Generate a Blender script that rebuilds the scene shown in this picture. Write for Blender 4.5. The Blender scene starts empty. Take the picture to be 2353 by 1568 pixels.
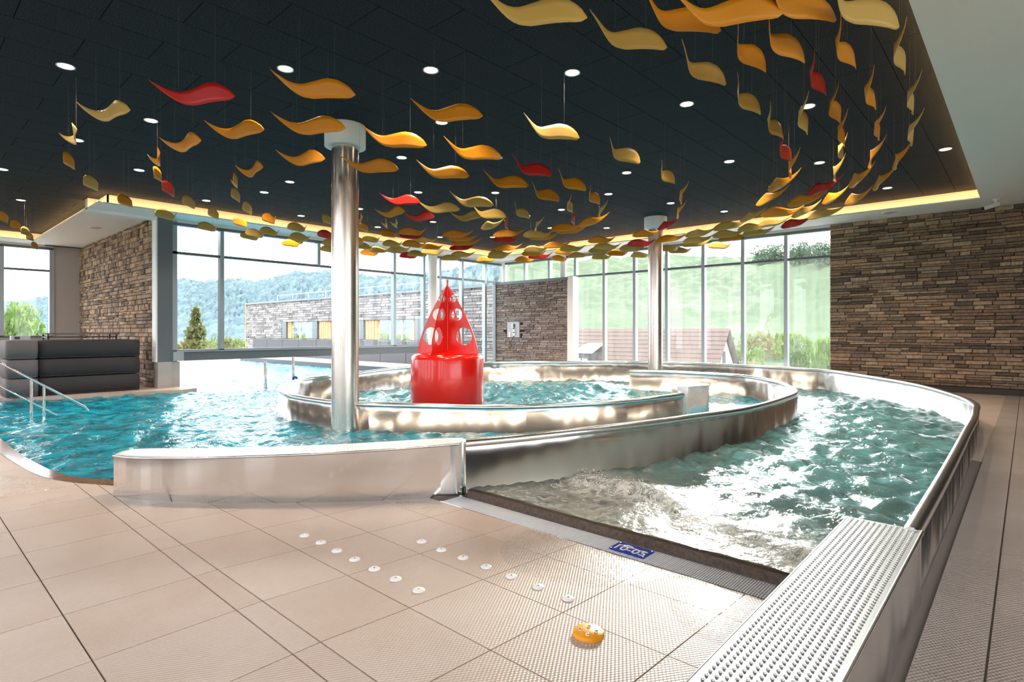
import bpy, math, random
import numpy as np
from mathutils import Vector, Matrix
random.seed(7); rng = np.random.default_rng(7)
S = bpy.context.scene
COL = S.collection
# ---------------------------------------------------------------- camera
# world: X runs away to the right, Y runs away to the left, Z up; the photographer stands at the origin
F, Y0, CX, EYE = 1311.8, 762.3, 1176.5, 1.6
ANG = math.radians(42.12); CA, SA = math.cos(ANG), math.sin(ANG)
cam = bpy.data.cameras.new('camera'); co = bpy.data.objects.new('camera', cam); COL.objects.link(co)
cam.sensor_width = 36; cam.lens = 36*F/2353; cam.shift_y = -(784-Y0)/2353; cam.clip_end = 3000; cam.clip_start = .05
co.location = (0, 0, EYE); co.rotation_euler = (math.pi/2, 0, ANG-math.pi/2)
S.camera = co
# ---------------------------------------------------------------- light
w = bpy.data.worlds.new('sky'); S.world = w; w.use_nodes = True
bg = w.node_tree.nodes['Background']; bg.inputs[0].default_value = (.97, .97, 1, 1); bg.inputs[1].default_value = 2.6
sl = bpy.data.lights.new('sun', 'SUN'); sl.energy = 5.0; sl.angle = math.radians(9); sl.color = (1, .95, .86)
so = bpy.data.objects.new('sun', sl); COL.objects.link(so)
SUN_AZ = ANG-math.atan((1640-CX)/F); SUN_EL = math.radians(13.5)
sd = Vector((math.cos(SUN_AZ)*math.cos(SUN_EL), math.sin(SUN_AZ)*math.cos(SUN_EL), math.sin(SUN_EL)))
so.rotation_euler = sd.to_track_quat('Z', 'Y').to_euler(); so.location = sd*60
S.view_settings.view_transform = 'Standard'; S.view_settings.look = 'None'; S.view_settings.gamma = 1
S.view_settings.use_curve_mapping = False; S.view_settings.exposure = 1.3
cy = S.cycles
cy.use_denoising = True; cy.max_bounces = 12; cy.diffuse_bounces = 4; cy.glossy_bounces = 8; cy.transparent_max_bounces = 24
cy.transmission_bounces = 4; cy.caustics_reflective = False; cy.caustics_refractive = False; cy.sample_clamp_indirect = 8
# ---------------------------------------------------------------- measuring helpers
def wd(x, d):
    xc = (x-CX)/F*d; return (d*CA+xc*SA, d*SA-xc*CA)
def at(x, y, z):
    d = F*(EYE-z)/(y-Y0); p = wd(x, d); return (p[0], p[1], z)
def onY(x, Y):
    k = (x-CX)/F; return wd(x, Y/(SA-k*CA))[0]
def onX(x, X):
    k = (x-CX)/F; return wd(x, X/(CA+k*SA))[1]
def dist(X, Y): return X*CA+Y*SA
# ---------------------------------------------------------------- materials
def new_mat(name):
    m = bpy.data.materials.new(name); m.use_nodes = True
    nt = m.node_tree; return m, nt, nt.nodes['Principled BSDF'], nt.nodes['Material Output']
def rgba(c): return (c[0], c[1], c[2], 1)
def pmat(name, c, rough=.5, metal=0, spec=.5, bump=None, var=None, coat=0, emit=None, coord='Object'):
    """bump=(scale, strength, distance, detail); var=(colour2, scale, low, high)"""
    m, nt, b, o = new_mat(name); N = nt.nodes; L = nt.links
    b.inputs['Base Color'].default_value = rgba(c); b.inputs['Roughness'].default_value = rough
    b.inputs['Metallic'].default_value = metal; b.inputs['Specular IOR Level'].default_value = spec
    b.inputs['Coat Weight'].default_value = coat; b.inputs['Coat Roughness'].default_value = .03
    tc = N.new('ShaderNodeTexCoord')
    if var:
        n = N.new('ShaderNodeTexNoise'); n.inputs['Scale'].default_value = var[1]; n.inputs['Detail'].default_value = 5
        L.new(tc.outputs[coord], n.inputs['Vector'])
        r = N.new('ShaderNodeMapRange'); r.inputs[1].default_value = var[2]; r.inputs[2].default_value = var[3]
        L.new(n.outputs['Fac'], r.inputs[0])
        x = N.new('ShaderNodeMixRGB'); x.inputs[1].default_value = rgba(c); x.inputs[2].default_value = rgba(var[0])
        L.new(r.outputs[0], x.inputs[0]); L.new(x.outputs[0], b.inputs['Base Color'])
    if bump:
        n = N.new('ShaderNodeTexNoise'); n.inputs['Scale'].default_value = bump[0]; n.inputs['Detail'].default_value = bump[3]
        L.new(tc.outputs[coord], n.inputs['Vector'])
        p = N.new('ShaderNodeBump'); p.inputs['Strength'].default_value = bump[1]; p.inputs['Distance'].default_value = bump[2]
        L.new(n.outputs['Fac'], p.inputs['Height']); L.new(p.outputs[0], b.inputs['Normal'])
    if emit:
        b.inputs['Emission Color'].default_value = rgba(emit[0]); b.inputs['Emission Strength'].default_value = emit[1]
    return m
M = {}
M['white'] = pmat('white_paint', (.87, .87, .86), .6, bump=(180, .08, .002, 2))
M['white_gloss'] = pmat('white_lacquer', (.82, .82, .82), .3)
M['plaster'] = pmat('grey_beige_plaster', (.46, .43, .40), .8, bump=(90, .2, .003, 3))
M['grey_frame'] = pmat('grey_aluminium', (.13, .155, .17), .35, .3)
M['grey_light'] = pmat('light_grey_aluminium', (.36, .42, .45), .35, .3)
M['concrete'] = pmat('grey_stone_slab', (.42, .41, .40), .6, var=((.36, .35, .34), 4, .4, .7))
M['red'] = pmat('red_lacquer', (.74, .010, .005), .22, coat=.15)
M['foam'] = pmat('charcoal_fabric', (.030, .028, .032), .75, bump=(12, .35, .02, 4))
M['foam_light'] = pmat('lightened_fabric', (.135, .125, .13), .75, bump=(9, .5, .03, 4))  # paler than foam; the narrow stack's turn toward the light is in the colour
M['black'] = pmat('black_plastic', (.012, .012, .014), .4)
M['chrome'] = pmat('polished_steel', (.78, .77, .76), .08, 1)
M['led'] = pmat('warm_light_strip', (1, .8, .5), .5, emit=((1, .54, .18), 11))
M['lamp'] = pmat('lamp_glow', (1, .9, .8), .5, emit=((1, .80, .58), 12))
M['wood'] = pmat('larch_wood', (.62, .36, .17), .6, var=((.5, .27, .12), 3, .4, .65))
M['dark_panel'] = pmat('dark_cladding', (.055, .055, .065), .5)
M['roof'] = pmat('brown_roof_tiles', (.10, .066, .055), .8, var=((.135, .09, .075), 6, .4, .6))
M['trunk'] = pmat('bark', (.09, .07, .05), .9)
M['orange'] = pmat('orange_plastic', (.95, .36, .002), .5, var=((1, .46, .02), 40, .5, .7))
M['white_plastic'] = pmat('white_plastic', (.85, .85, .85), .3)
M['blue'] = pmat('blue_enamel', (.008, .03, .32), .35)
M['grate'] = pmat('white_grating_bar', (.70, .71, .76), .35)
M['weir'] = pmat('brown_weir_stone', (.075, .052, .04), .3, var=((.12, .085, .065), 30, .4, .6), bump=(40, .4, .01, 4))
M['grout'] = pmat('floor_grout', (.20, .16, .14), .7)
M['ceil_void'] = pmat('ceiling_void', (.006, .007, .008), .9)
M['panel_grey'] = pmat('grey_access_panel', (.47, .50, .55), .5)
M['gold'] = pmat('pale_gold_lacquer', (.56, .36, .085), .42)
M['amber'] = pmat('amber_lacquer', (.68, .26, .006), .42)
M['fish_red'] = pmat('red_sheet', (.50, .012, .006), .42)
M['wire'] = pmat('steel_wire', (.16, .15, .14), .5, .4)

def ceiling_mat():
    m, nt, b, o = new_mat('wood_wool_black'); N = nt.nodes; L = nt.links
    tc = N.new('ShaderNodeTexCoord'); n = N.new('ShaderNodeTexNoise'); n.inputs['Scale'].default_value = 60; n.inputs['Detail'].default_value = 6
    n.inputs['Roughness'].default_value = .8
    L.new(tc.outputs['Object'], n.inputs['Vector'])
    r = N.new('ShaderNodeValToRGB'); r.color_ramp.elements[0].position = .40; r.color_ramp.elements[0].color = (.008, .011, .015, 1)
    r.color_ramp.elements[1].position = .66; r.color_ramp.elements[1].color = (.052, .068, .088, 1)
    L.new(n.outputs['Fac'], r.inputs[0]); L.new(r.outputs[0], b.inputs['Base Color'])
    p = N.new('ShaderNodeBump'); p.inputs['Strength'].default_value = .6; p.inputs['Distance'].default_value = .01
    L.new(n.outputs['Fac'], p.inputs['Height']); L.new(p.outputs[0], b.inputs['Normal']); b.inputs['Roughness'].default_value = .9
    b.inputs['Specular IOR Level'].default_value = .15
    return m
M['ceil'] = ceiling_mat()

def steel_mat(name, rough, warp, col=(.72, .71, .70)):
    m, nt, b, o = new_mat(name); N = nt.nodes; L = nt.links
    b.inputs['Base Color'].default_value = rgba(col); b.inputs['Metallic'].default_value = 1; b.inputs['Roughness'].default_value = rough
    tc = N.new('ShaderNodeTexCoord'); mp = N.new('ShaderNodeMapping'); mp.inputs['Scale'].default_value = (1.1, 1.1, .5)
    L.new(tc.outputs['Object'], mp.inputs['Vector'])
    n = N.new('ShaderNodeTexNoise'); n.inputs['Scale'].default_value = 2.2; n.inputs['Detail'].default_value = 1
    L.new(mp.outputs[0], n.inputs['Vector'])
    p = N.new('ShaderNodeBump'); p.inputs['Strength'].default_value = warp; p.inputs['Distance'].default_value = .06
    L.new(n.outputs['Fac'], p.inputs['Height'])
    n2 = N.new('ShaderNodeTexNoise'); n2.inputs['Scale'].default_value = 260; n2.inputs['Detail'].default_value = 2
    L.new(tc.outputs['Object'], n2.inputs['Vector'])
    r = N.new('ShaderNodeMapRange'); r.inputs[3].default_value = rough*.8; r.inputs[4].default_value = rough*1.3
    L.new(n2.outputs['Fac'], r.inputs[0]); L.new(r.outputs[0], b.inputs['Roughness'])
    L.new(p.outputs[0], b.inputs['Normal'])
    return m
M['steel'] = steel_mat('stainless_sheet', .21, .5, (.78, .77, .76))
M['steel_bench'] = steel_mat('stainless_bench_sheet', .13, .25, (.72, .69, .66))
M['steel_plate'] = steel_mat('stainless_seat_plate', .38, .04, (.52, .53, .54)); M['steel_dimple'] = pmat('highlit_dimple', (.80, .81, .82), .4, .35)  # dimples paler than the plate, their highlights put into the colour
M['steel_rim'] = steel_mat('stainless_tube', .2, .05, (.78, .77, .76))
M['steel_seat'] = steel_mat('stainless_seat', .45, .04, (.80, .80, .80))
M['steel_col'] = steel_mat('brushed_column_steel', .24, .12, (.66, .62, .57))

def tile_mat(nm='beige_studded_tile', ca=(.51, .39, .315), cb=(.57, .46, .39)):
    m, nt, b, o = new_mat(nm); N = nt.nodes; L = nt.links
    g = N.new('ShaderNodeNewGeometry'); oi = N.new('ShaderNodeObjectInfo')
    n = N.new('ShaderNodeTexNoise'); n.inputs['Scale'].default_value = 1.3; n.inputs['Detail'].default_value = 6
    L.new(g.outputs['Position'], n.inputs['Vector'])
    ad = N.new('ShaderNodeMath'); ad.operation = 'MULTIPLY_ADD'; ad.inputs[1].default_value = .22; L.new(oi.outputs['Random'], ad.inputs[0]); L.new(n.outputs['Fac'], ad.inputs[2])
    r = N.new('ShaderNodeValToRGB'); r.color_ramp.elements[0].position = .42; r.color_ramp.elements[0].color = rgba(ca)
    r.color_ramp.elements[1].position = .75; r.color_ramp.elements[1].color = rgba(cb)
    L.new(ad.outputs[0], r.inputs[0]); L.new(r.outputs[0], b.inputs['Base Color'])
    # small raised studs
    sp = N.new('ShaderNodeSeparateXYZ'); L.new(g.outputs['Position'], sp.inputs[0])
    def sn(o_, k):
        a = N.new('ShaderNodeMath'); a.operation = 'MULTIPLY'; a.inputs[1].default_value = k; L.new(o_, a.inputs[0])
        s = N.new('ShaderNodeMath'); s.operation = 'SINE'; L.new(a.outputs[0], s.inputs[0]); return s.outputs[0]
    mu = N.new('ShaderNodeMath'); mu.operation = 'MULTIPLY'; L.new(sn(sp.outputs[0], 2*math.pi/.036), mu.inputs[0]); L.new(sn(sp.outputs[1], 2*math.pi/.022), mu.inputs[1])
    p = N.new('ShaderNodeBump'); p.inputs['Strength'].default_value = .45; p.inputs['Distance'].default_value = .004
    L.new(mu.outputs[0], p.inputs['Height']); L.new(p.outputs[0], b.inputs['Normal'])
    n2 = N.new('ShaderNodeTexNoise'); n2.inputs['Scale'].default_value = .8; n2.inputs['Detail'].default_value = 3; L.new(g.outputs['Position'], n2.inputs['Vector'])
    rr = N.new('ShaderNodeMapRange'); rr.inputs[1].default_value = .25; rr.inputs[2].default_value = .75; rr.inputs[3].default_value = .36; rr.inputs[4].default_value = .54
    L.new(n2.outputs['Fac'], rr.inputs[0]); L.new(rr.outputs[0], b.inputs['Roughness'])
    return m
M['tile'] = tile_mat(); M['tile_shaded'] = tile_mat('shaded_walkway_tile', (.34, .28, .245), (.40, .335, .30))  # walkway copy of the deck tile, its dimmer light put into the colour

def stone_mat(name, cols, spread=1.0):
    m, nt, b, o = new_mat(name); N = nt.nodes; L = nt.links
    g = N.new('ShaderNodeNewGeometry'); oi = N.new('ShaderNodeObjectInfo')
    a = N.new('ShaderNodeMath'); a.operation = 'ADD'; L.new(oi.outputs['Random'], a.inputs[0]); L.new(g.outputs['Random Per Island'], a.inputs[1])
    f = N.new('ShaderNodeMath'); f.operation = 'FRACT'; L.new(a.outputs[0], f.inputs[0])
    r = N.new('ShaderNodeValToRGB'); cr = r.color_ramp; cr.interpolation = 'CONSTANT'
    cr.elements[0].color = rgba(cols[0]); cr.elements[1].color = rgba(cols[-1]); cr.elements[1].position = (len(cols)-1)/len(cols)
    for i in range(1, len(cols)-1):
        e = cr.elements.new(i/len(cols)); e.color = rgba(cols[i])
    L.new(f.outputs[0], r.inputs[0])
    n = N.new('ShaderNodeTexNoise'); n.inputs['Scale'].default_value = 14; n.inputs['Detail'].default_value = 6; L.new(g.outputs['Position'], n.inputs['Vector'])
    x = N.new('ShaderNodeMixRGB'); x.blend_type = 'MULTIPLY'; x.inputs[0].default_value = .7
    rr = N.new('ShaderNodeValToRGB'); rr.color_ramp.elements[0].position = .3; rr.color_ramp.elements[0].color = (.45, .42, .4, 1); rr.color_ramp.elements[1].position = .65; rr.color_ramp.elements[1].color = (1.1, 1.06, 1, 1)
    L.new(n.outputs['Fac'], rr.inputs[0]); L.new(r.outputs[0], x.inputs[1]); L.new(rr.outputs[0], x.inputs[2]); L.new(x.outputs[0], b.inputs['Base Color'])
    p = N.new('ShaderNodeBump'); p.inputs['Strength'].default_value = .7; p.inputs['Distance'].default_value = .03
    L.new(n.outputs['Fac'], p.inputs['Height']); L.new(p.outputs[0], b.inputs['Normal']); b.inputs['Roughness'].default_value = .85
    return m
M['stone'] = stone_mat('ledge_stone', [(.35, .245, .165), (.26, .18, .125), (.44, .30, .195), (.14, .10, .075), (.37, .275, .20), (.21, .155, .12), (.48, .36, .25), (.31, .205, .135)])
M['stone_grey'] = stone_mat('grey_ledge_stone', [(.34, .29, .27), (.26, .225, .21), (.40, .34, .31), (.20, .17, .16), (.36, .33, .32), (.30, .24, .21)])
M['mortar'] = pmat('dark_joint', (.035, .028, .022), .9)

def glass_mat(name, haze, tint=(.96, .985, .985)):
    m, nt, b, o = new_mat(name); N = nt.nodes; L = nt.links; N.remove(b)
    t = N.new('ShaderNodeBsdfTransparent'); t.inputs[0].default_value = rgba(tint)
    g = N.new('ShaderNodeBsdfGlossy'); g.inputs['Roughness'].default_value = .02
    fr = N.new('ShaderNodeFresnel'); fr.inputs[0].default_value = 1.45
    gb = N.new('ShaderNodeNewGeometry'); inv = N.new('ShaderNodeMath'); inv.operation = 'SUBTRACT'; inv.inputs[0].default_value = 1; L.new(gb.outputs['Backfacing'], inv.inputs[1])
    fm_ = N.new('ShaderNodeMath'); fm_.operation = 'MULTIPLY'; L.new(fr.outputs[0], fm_.inputs[0]); L.new(inv.outputs[0], fm_.inputs[1])
    mx = N.new('ShaderNodeMixShader'); L.new(fm_.outputs[0], mx.inputs[0]); L.new(t.outputs[0], mx.inputs[1]); L.new(g.outputs[0], mx.inputs[2])
    last = mx
    if haze:
        tr = N.new('ShaderNodeBsdfTranslucent'); tr.inputs[0].default_value = (.9, .93, .93, 1)
        geo = N.new('ShaderNodeNewGeometry'); mp = N.new('ShaderNodeMapping'); mp.inputs['Scale'].default_value = (9, 9, .55); L.new(geo.outputs['Position'], mp.inputs[0])
        n = N.new('ShaderNodeTexNoise'); n.inputs['Scale'].default_value = 1; n.inputs['Detail'].default_value = 5; L.new(mp.outputs[0], n.inputs['Vector'])
        r = N.new('ShaderNodeMapRange'); r.inputs[1].default_value = .35; r.inputs[2].default_value = .75; r.inputs[3].default_value = haze*.55; r.inputs[4].default_value = haze*1.5
        L.new(n.outputs['Fac'], r.inputs[0])
        m2 = N.new('ShaderNodeMixShader'); L.new(r.outputs[0], m2.inputs[0]); L.new(mx.outputs[0], m2.inputs[1]); L.new(tr.outputs[0], m2.inputs[2]); last = m2
    L.new(last.outputs[0], o.inputs['Surface'])
    return m
M['glass'] = glass_mat('window_glass', 0); M['glass_hazy'] = glass_mat('streaky_window_glass', .016); M['glass_top'] = glass_mat('clear_upper_glass', .006)

def water_mat():
    m, nt, b, o = new_mat('pool_water'); N = nt.nodes; L = nt.links; N.remove(b)
    ad = N.new('ShaderNodeAttribute'); ad.attribute_name = 'depth'; at_ = N.new('ShaderNodeAttribute'); at_.attribute_name = 'tint'
    geo = N.new('ShaderNodeNewGeometry')
    n = N.new('ShaderNodeTexNoise'); n.inputs['Scale'].default_value = 3.2; n.inputs['Detail'].default_value = 6; n.inputs['Distortion'].default_value = .6
    L.new(geo.outputs['Position'], n.inputs['Vector'])
    n2 = N.new('ShaderNodeTexNoise'); n2.inputs['Scale'].default_value = 13; n2.inputs['Detail'].default_value = 3; L.new(geo.outputs['Position'], n2.inputs['Vector'])
    sm = N.new('ShaderNodeMath'); sm.operation = 'MULTIPLY_ADD'; sm.inputs[1].default_value = .25; L.new(n2.outputs['Fac'], sm.inputs[0]); L.new(n.outputs['Fac'], sm.inputs[2])
    p = N.new('ShaderNodeBump'); p.inputs['Strength'].default_value = .55; p.inputs['Distance'].default_value = .09; L.new(sm.outputs[0], p.inputs['Height'])
    c1 = N.new('ShaderNodeValToRGB'); c1.color_ramp.elements[0].color = (.004, .13, .19, 1); c1.color_ramp.elements[1].color = (.012, .36, .50, 1)
    c1.color_ramp.elements[0].position = .35; c1.color_ramp.elements[1].position = .65
    L.new(n.outputs['Fac'], c1.inputs[0])
    c2 = N.new('ShaderNodeValToRGB'); c2.color_ramp.elements[0].color = (.11, .24, .24, 1); c2.color_ramp.elements[1].color = (.20, .46, .46, 1)
    c2.color_ramp.elements[0].position = .35; c2.color_ramp.elements[1].position = .65
    L.new(n.outputs['Fac'], c2.inputs[0])
    x = N.new('ShaderNodeMixRGB'); L.new(at_.outputs['Fac'], x.inputs[0]); L.new(c1.outputs[0], x.inputs[1]); L.new(c2.outputs[0], x.inputs[2])
    df = N.new('ShaderNodeBsdfDiffuse'); L.new(x.outputs[0], df.inputs[0])
    tr = N.new('ShaderNodeBsdfTransparent'); tr.inputs[0].default_value = (.86, .95, .94, 1)
    m1 = N.new('ShaderNodeMixShader'); L.new(ad.outputs['Fac'], m1.inputs[0]); L.new(tr.outputs[0], m1.inputs[1]); L.new(df.outputs[0], m1.inputs[2])
    gl = N.new('ShaderNodeBsdfGlossy'); gl.inputs['Roughness'].default_value = .05; L.new(p.outputs[0], gl.inputs['Normal'])
    fr = N.new('ShaderNodeFresnel'); fr.inputs[0].default_value = 1.34; L.new(p.outputs[0], fr.inputs['Normal'])
    m2 = N.new('ShaderNodeMixShader'); L.new(fr.outputs[0], m2.inputs[0]); L.new(m1.outputs[0], m2.inputs[1]); L.new(gl.outputs[0], m2.inputs[2])
    af = N.new('ShaderNodeAttribute'); af.attribute_name = 'froth_glare'
    rg = N.new('ShaderNodeMapRange'); rg.inputs[3].default_value = .05; rg.inputs[4].default_value = .3; L.new(af.outputs['Fac'], rg.inputs[0]); L.new(rg.outputs[0], gl.inputs['Roughness'])
    n3 = N.new('ShaderNodeTexNoise'); n3.inputs['Scale'].default_value = 9; n3.inputs['Detail'].default_value = 6; n3.inputs['Distortion'].default_value = 1.2; L.new(geo.outputs['Position'], n3.inputs['Vector'])
    r3 = N.new('ShaderNodeMapRange'); r3.inputs[1].default_value = .30; r3.inputs[2].default_value = .80; L.new(n3.outputs['Fac'], r3.inputs[0])
    mf = N.new('ShaderNodeMath'); mf.operation = 'MULTIPLY'; L.new(r3.outputs[0], mf.inputs[0]); L.new(af.outputs['Fac'], mf.inputs[1])
    fd = N.new('ShaderNodeBsdfDiffuse'); fd.inputs[0].default_value = (.90, .88, .84, 1)
    m3 = N.new('ShaderNodeMixShader'); L.new(mf.outputs[0], m3.inputs[0]); L.new(m2.outputs[0], m3.inputs[1]); L.new(fd.outputs[0], m3.inputs[2])
    L.new(m3.outputs[0], o.inputs['Surface'])
    return m
M['water'] = water_mat()
def film_mat():
    m, nt, b, o = new_mat('thin_water_film'); N = nt.nodes; L = nt.links; N.remove(b)
    geo = N.new('ShaderNodeNewGeometry'); n = N.new('ShaderNodeTexNoise'); n.inputs['Scale'].default_value = 38; n.inputs['Detail'].default_value = 4
    L.new(geo.outputs['Position'], n.inputs['Vector'])
    p = N.new('ShaderNodeBump'); p.inputs['Strength'].default_value = .5; p.inputs['Distance'].default_value = .012; L.new(n.outputs['Fac'], p.inputs['Height'])
    tr = N.new('ShaderNodeBsdfTransparent'); tr.inputs[0].default_value = (1, .99, .98, 1)
    gl = N.new('ShaderNodeBsdfGlossy'); gl.inputs['Roughness'].default_value = .22; L.new(p.outputs[0], gl.inputs['Normal'])
    df = N.new('ShaderNodeBsdfDiffuse'); df.inputs[0].default_value = (.85, .82, .78, 1)  # whitish share of the film, window glare painted as diffuse colour
    m0 = N.new('ShaderNodeMixShader'); m0.inputs[0].default_value = .35; L.new(df.outputs[0], m0.inputs[1]); L.new(gl.outputs[0], m0.inputs[2])
    r = N.new('ShaderNodeMapRange'); r.inputs[1].default_value = .42; r.inputs[2].default_value = .68; r.inputs[3].default_value = .06; r.inputs[4].default_value = .42; L.new(n.outputs['Fac'], r.inputs[0])
    mx = N.new('ShaderNodeMixShader'); L.new(r.outputs[0], mx.inputs[0]); L.new(tr.outputs[0], mx.inputs[1]); L.new(m0.outputs[0], mx.inputs[2]); L.new(mx.outputs[0], o.inputs['Surface'])
    return m
M['film'] = film_mat()
M['pool_tile'] = pmat('pale_pool_lining', (.62, .60, .55), .4, var=((.52, .49, .44), 2, .4, .6))

def land_mat(name, c1, c2, scale, bump):
    return pmat(name, c1, .9, spec=.1, var=(c2, scale, .38, .62), bump=(scale*2.2, .9, bump, 5))
M['forest'] = land_mat('hazed_forest', (.08, .125, .15), (.125, .18, .185), .09, 4)  # aerial haze painted into the woods, making them bluer and paler
M['meadow'] = land_mat('green_meadow', (.068, .10, .055), (.092, .128, .075), .03, 1)
def leaf_mat(name, c1, c2):
    m, nt, b, o = new_mat(name); N = nt.nodes; L = nt.links
    g = N.new('ShaderNodeNewGeometry'); r = N.new('ShaderNodeMixRGB'); r.inputs[1].default_value = rgba(c1); r.inputs[2].default_value = rgba(c2)
    L.new(g.outputs['Random Per Island'], r.inputs[0]); L.new(r.outputs[0], b.inputs['Base Color']); b.inputs['Roughness'].default_value = .7
    tr = N.new('ShaderNodeBsdfTranslucent'); L.new(r.outputs[0], tr.inputs[0]); mx = N.new('ShaderNodeMixShader'); mx.inputs[0].default_value = .4
    L.new(b.outputs[0], mx.inputs[1]); L.new(tr.outputs[0], mx.inputs[2]); L.new(mx.outputs[0], o.inputs['Surface'])
    return m
M['leaf'] = leaf_mat('spring_leaves', (.09, .17, .03), (.17, .26, .06)); M['leaf_dark'] = leaf_mat('dark_leaves', (.05, .10, .06), (.10, .15, .09)); M['leaf_olive'] = leaf_mat('olive_leaves', (.12, .14, .045), (.20, .20, .085))
# ---------------------------------------------------------------- mesh helpers
class MB:
    def __init__(s): s.v = []; s.f = []; s.sm = []
    def add(s, vs, fs, smooth=False):
        o = len(s.v); s.v += [tuple(map(float, p)) for p in vs]; s.f += [tuple(i+o for i in f) for f in fs]; s.sm += [smooth]*len(fs); return s
    def box(s, a, b):
        x0, y0, z0 = a; x1, y1, z1 = b
        return s.add([(x0,y0,z0),(x1,y0,z0),(x1,y1,z0),(x0,y1,z0),(x0,y0,z1),(x1,y0,z1),(x1,y1,z1),(x0,y1,z1)],
                     [(0,3,2,1),(4,5,6,7),(0,1,5,4),(1,2,6,5),(2,3,7,6),(3,0,4,7)])
    def prism(s, poly, z0, z1):
        n = len(poly); A = sum(poly[i][0]*poly[(i+1)%n][1]-poly[(i+1)%n][0]*poly[i][1] for i in range(n))
        if A < 0: poly = poly[::-1]
        f0 = z0 if callable(z0) else (lambda x, y: z0); f1 = z1 if callable(z1) else (lambda x, y: z1)
        return s.add([(x, y, f0(x, y)) for x, y in poly]+[(x, y, f1(x, y)) for x, y in poly],
                     [tuple(range(n))[::-1], tuple(range(n, 2*n))]+[(i, (i+1)%n, n+(i+1)%n, n+i) for i in range(n)])
    def lathe(s, prof, c=(0, 0, 0), n=32, cap=True, smooth=True):
        k = len(prof); vs = []
        for r, z in prof:
            for i in range(n):
                t = 2*math.pi*i/n; vs.append((c[0]+r*math.cos(t), c[1]+r*math.sin(t), c[2]+z))
        fs = [(j*n+i, j*n+(i+1)%n, (j+1)*n+(i+1)%n, (j+1)*n+i) for j in range(k-1) for i in range(n)]
        s.add(vs, fs, smooth)
        if cap:
            s.add(vs[:n], [tuple(range(n))[::-1]]); s.add(vs[-n:], [tuple(range(n))])
        return s
    def tube(s, pts, r, n=8, cap=True):
        pts = [Vector(p) for p in pts]; vs = []; ref = None
        for i, p in enumerate(pts):
            t = (pts[min(i+1, len(pts)-1)]-pts[max(i-1, 0)]).normalized()
            if ref is None: ref = Vector((0, 0, 1)) if abs(t.z) < .9 else Vector((1, 0, 0))
            u = t.cross(ref).normalized(); v = u.cross(t).normalized()
            for k in range(n):
                a = 2*math.pi*k/n; vs.append(p+(u*math.cos(a)+v*math.sin(a))*r)
        m = len(pts)
        s.add(vs, [(j*n+i, j*n+(i+1)%n, (j+1)*n+(i+1)%n, (j+1)*n+i) for j in range(m-1) for i in range(n)], True)
        if cap: s.add(vs[:n], [tuple(range(n))]); s.add(vs[-n:], [tuple(range(n))[::-1]])
        return s
    def mesh(s, name, mat=None):
        me = bpy.data.meshes.new(name); me.from_pydata(s.v, [], s.f); me.polygons.foreach_set('use_smooth', s.sm)
        if mat: me.materials.append(M[mat] if isinstance(mat, str) else mat)
        me.update(); return me
    def build(s, name, mat, parent=None): return link(name, s.mesh(name, mat), parent)
def link(name, me, parent=None, loc=None):
    o = bpy.data.objects.new(name, me); COL.objects.link(o)
    if parent: o.parent = parent
    if loc: o.location = loc
    return o
def tag(o, label, cat, group=None, kind=None):
    o['label'] = label; o['category'] = cat
    if group: o['group'] = group
    if kind: o['kind'] = kind
    return o
def thing(name, label, cat, loc=(0, 0, 0), group=None, kind=None):
    o = bpy.data.objects.new(name, None); COL.objects.link(o); o.location = loc; o.empty_display_size = .2
    return tag(o, label, cat, group, kind)
def spline(pts, n=8):
    P = [np.array(p, float) for p in pts]; P = [2*P[0]-P[1]]+P+[2*P[-1]-P[-2]]; out = []
    for i in range(1, len(P)-2):
        for k in range(n):
            t = k/n; a, b, c, d = P[i-1:i+3]
            out.append(.5*((2*b)+(-a+c)*t+(2*a-5*b+4*c-d)*t*t+(-a+3*b-3*c+d)*t**3))
    out.append(P[-2]); return np.array(out)
def chaikin(P, n=2):
    P = np.array(P, float)
    for _ in range(n):
        Q = [P[0]]
        for a, b in zip(P[:-1], P[1:]): Q += [.75*a+.25*b, .25*a+.75*b]
        P = np.array(Q+[P[-1]])
    return P
ORD = ['first', 'second', 'third', 'fourth', 'fifth', 'sixth', 'seventh', 'eighth', 'ninth', 'tenth', 'eleventh', 'twelfth', 'thirteenth', 'fourteenth', 'fifteenth', 'sixteenth', 'seventeenth', 'eighteenth', 'nineteenth', 'twentieth', 'twenty-first', 'twenty-second', 'twenty-third', 'twenty-fourth', 'twenty-fifth', 'twenty-sixth', 'twenty-seventh', 'twenty-eighth', 'twenty-ninth', 'thirtieth']
# ---------------------------------------------------------------- dimensions of the hall
XB = -2.5
XW, YW = 19.0, 18.0            # far glass wall on the right, glass wall on the left
ZS, ZC = 4.78, 5.05            # white soffit, black ceiling
ZT, ZTOP, ZB0, ZB1 = 3.85, 4.66, .765, 1.05   # transom, window head, beam
XP, YBAY = 5.15, 26.9          # stone wall of the bay on the left
LIP = [(XB, .85), (17.6, .85), (17.6, 16.95), (3.58, 16.95), (3.58, 25.7), (XB, 25.7)]
def fz(x, y=0): return 0.0 if x < 1.52 else -.05*(x-1.52)
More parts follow.
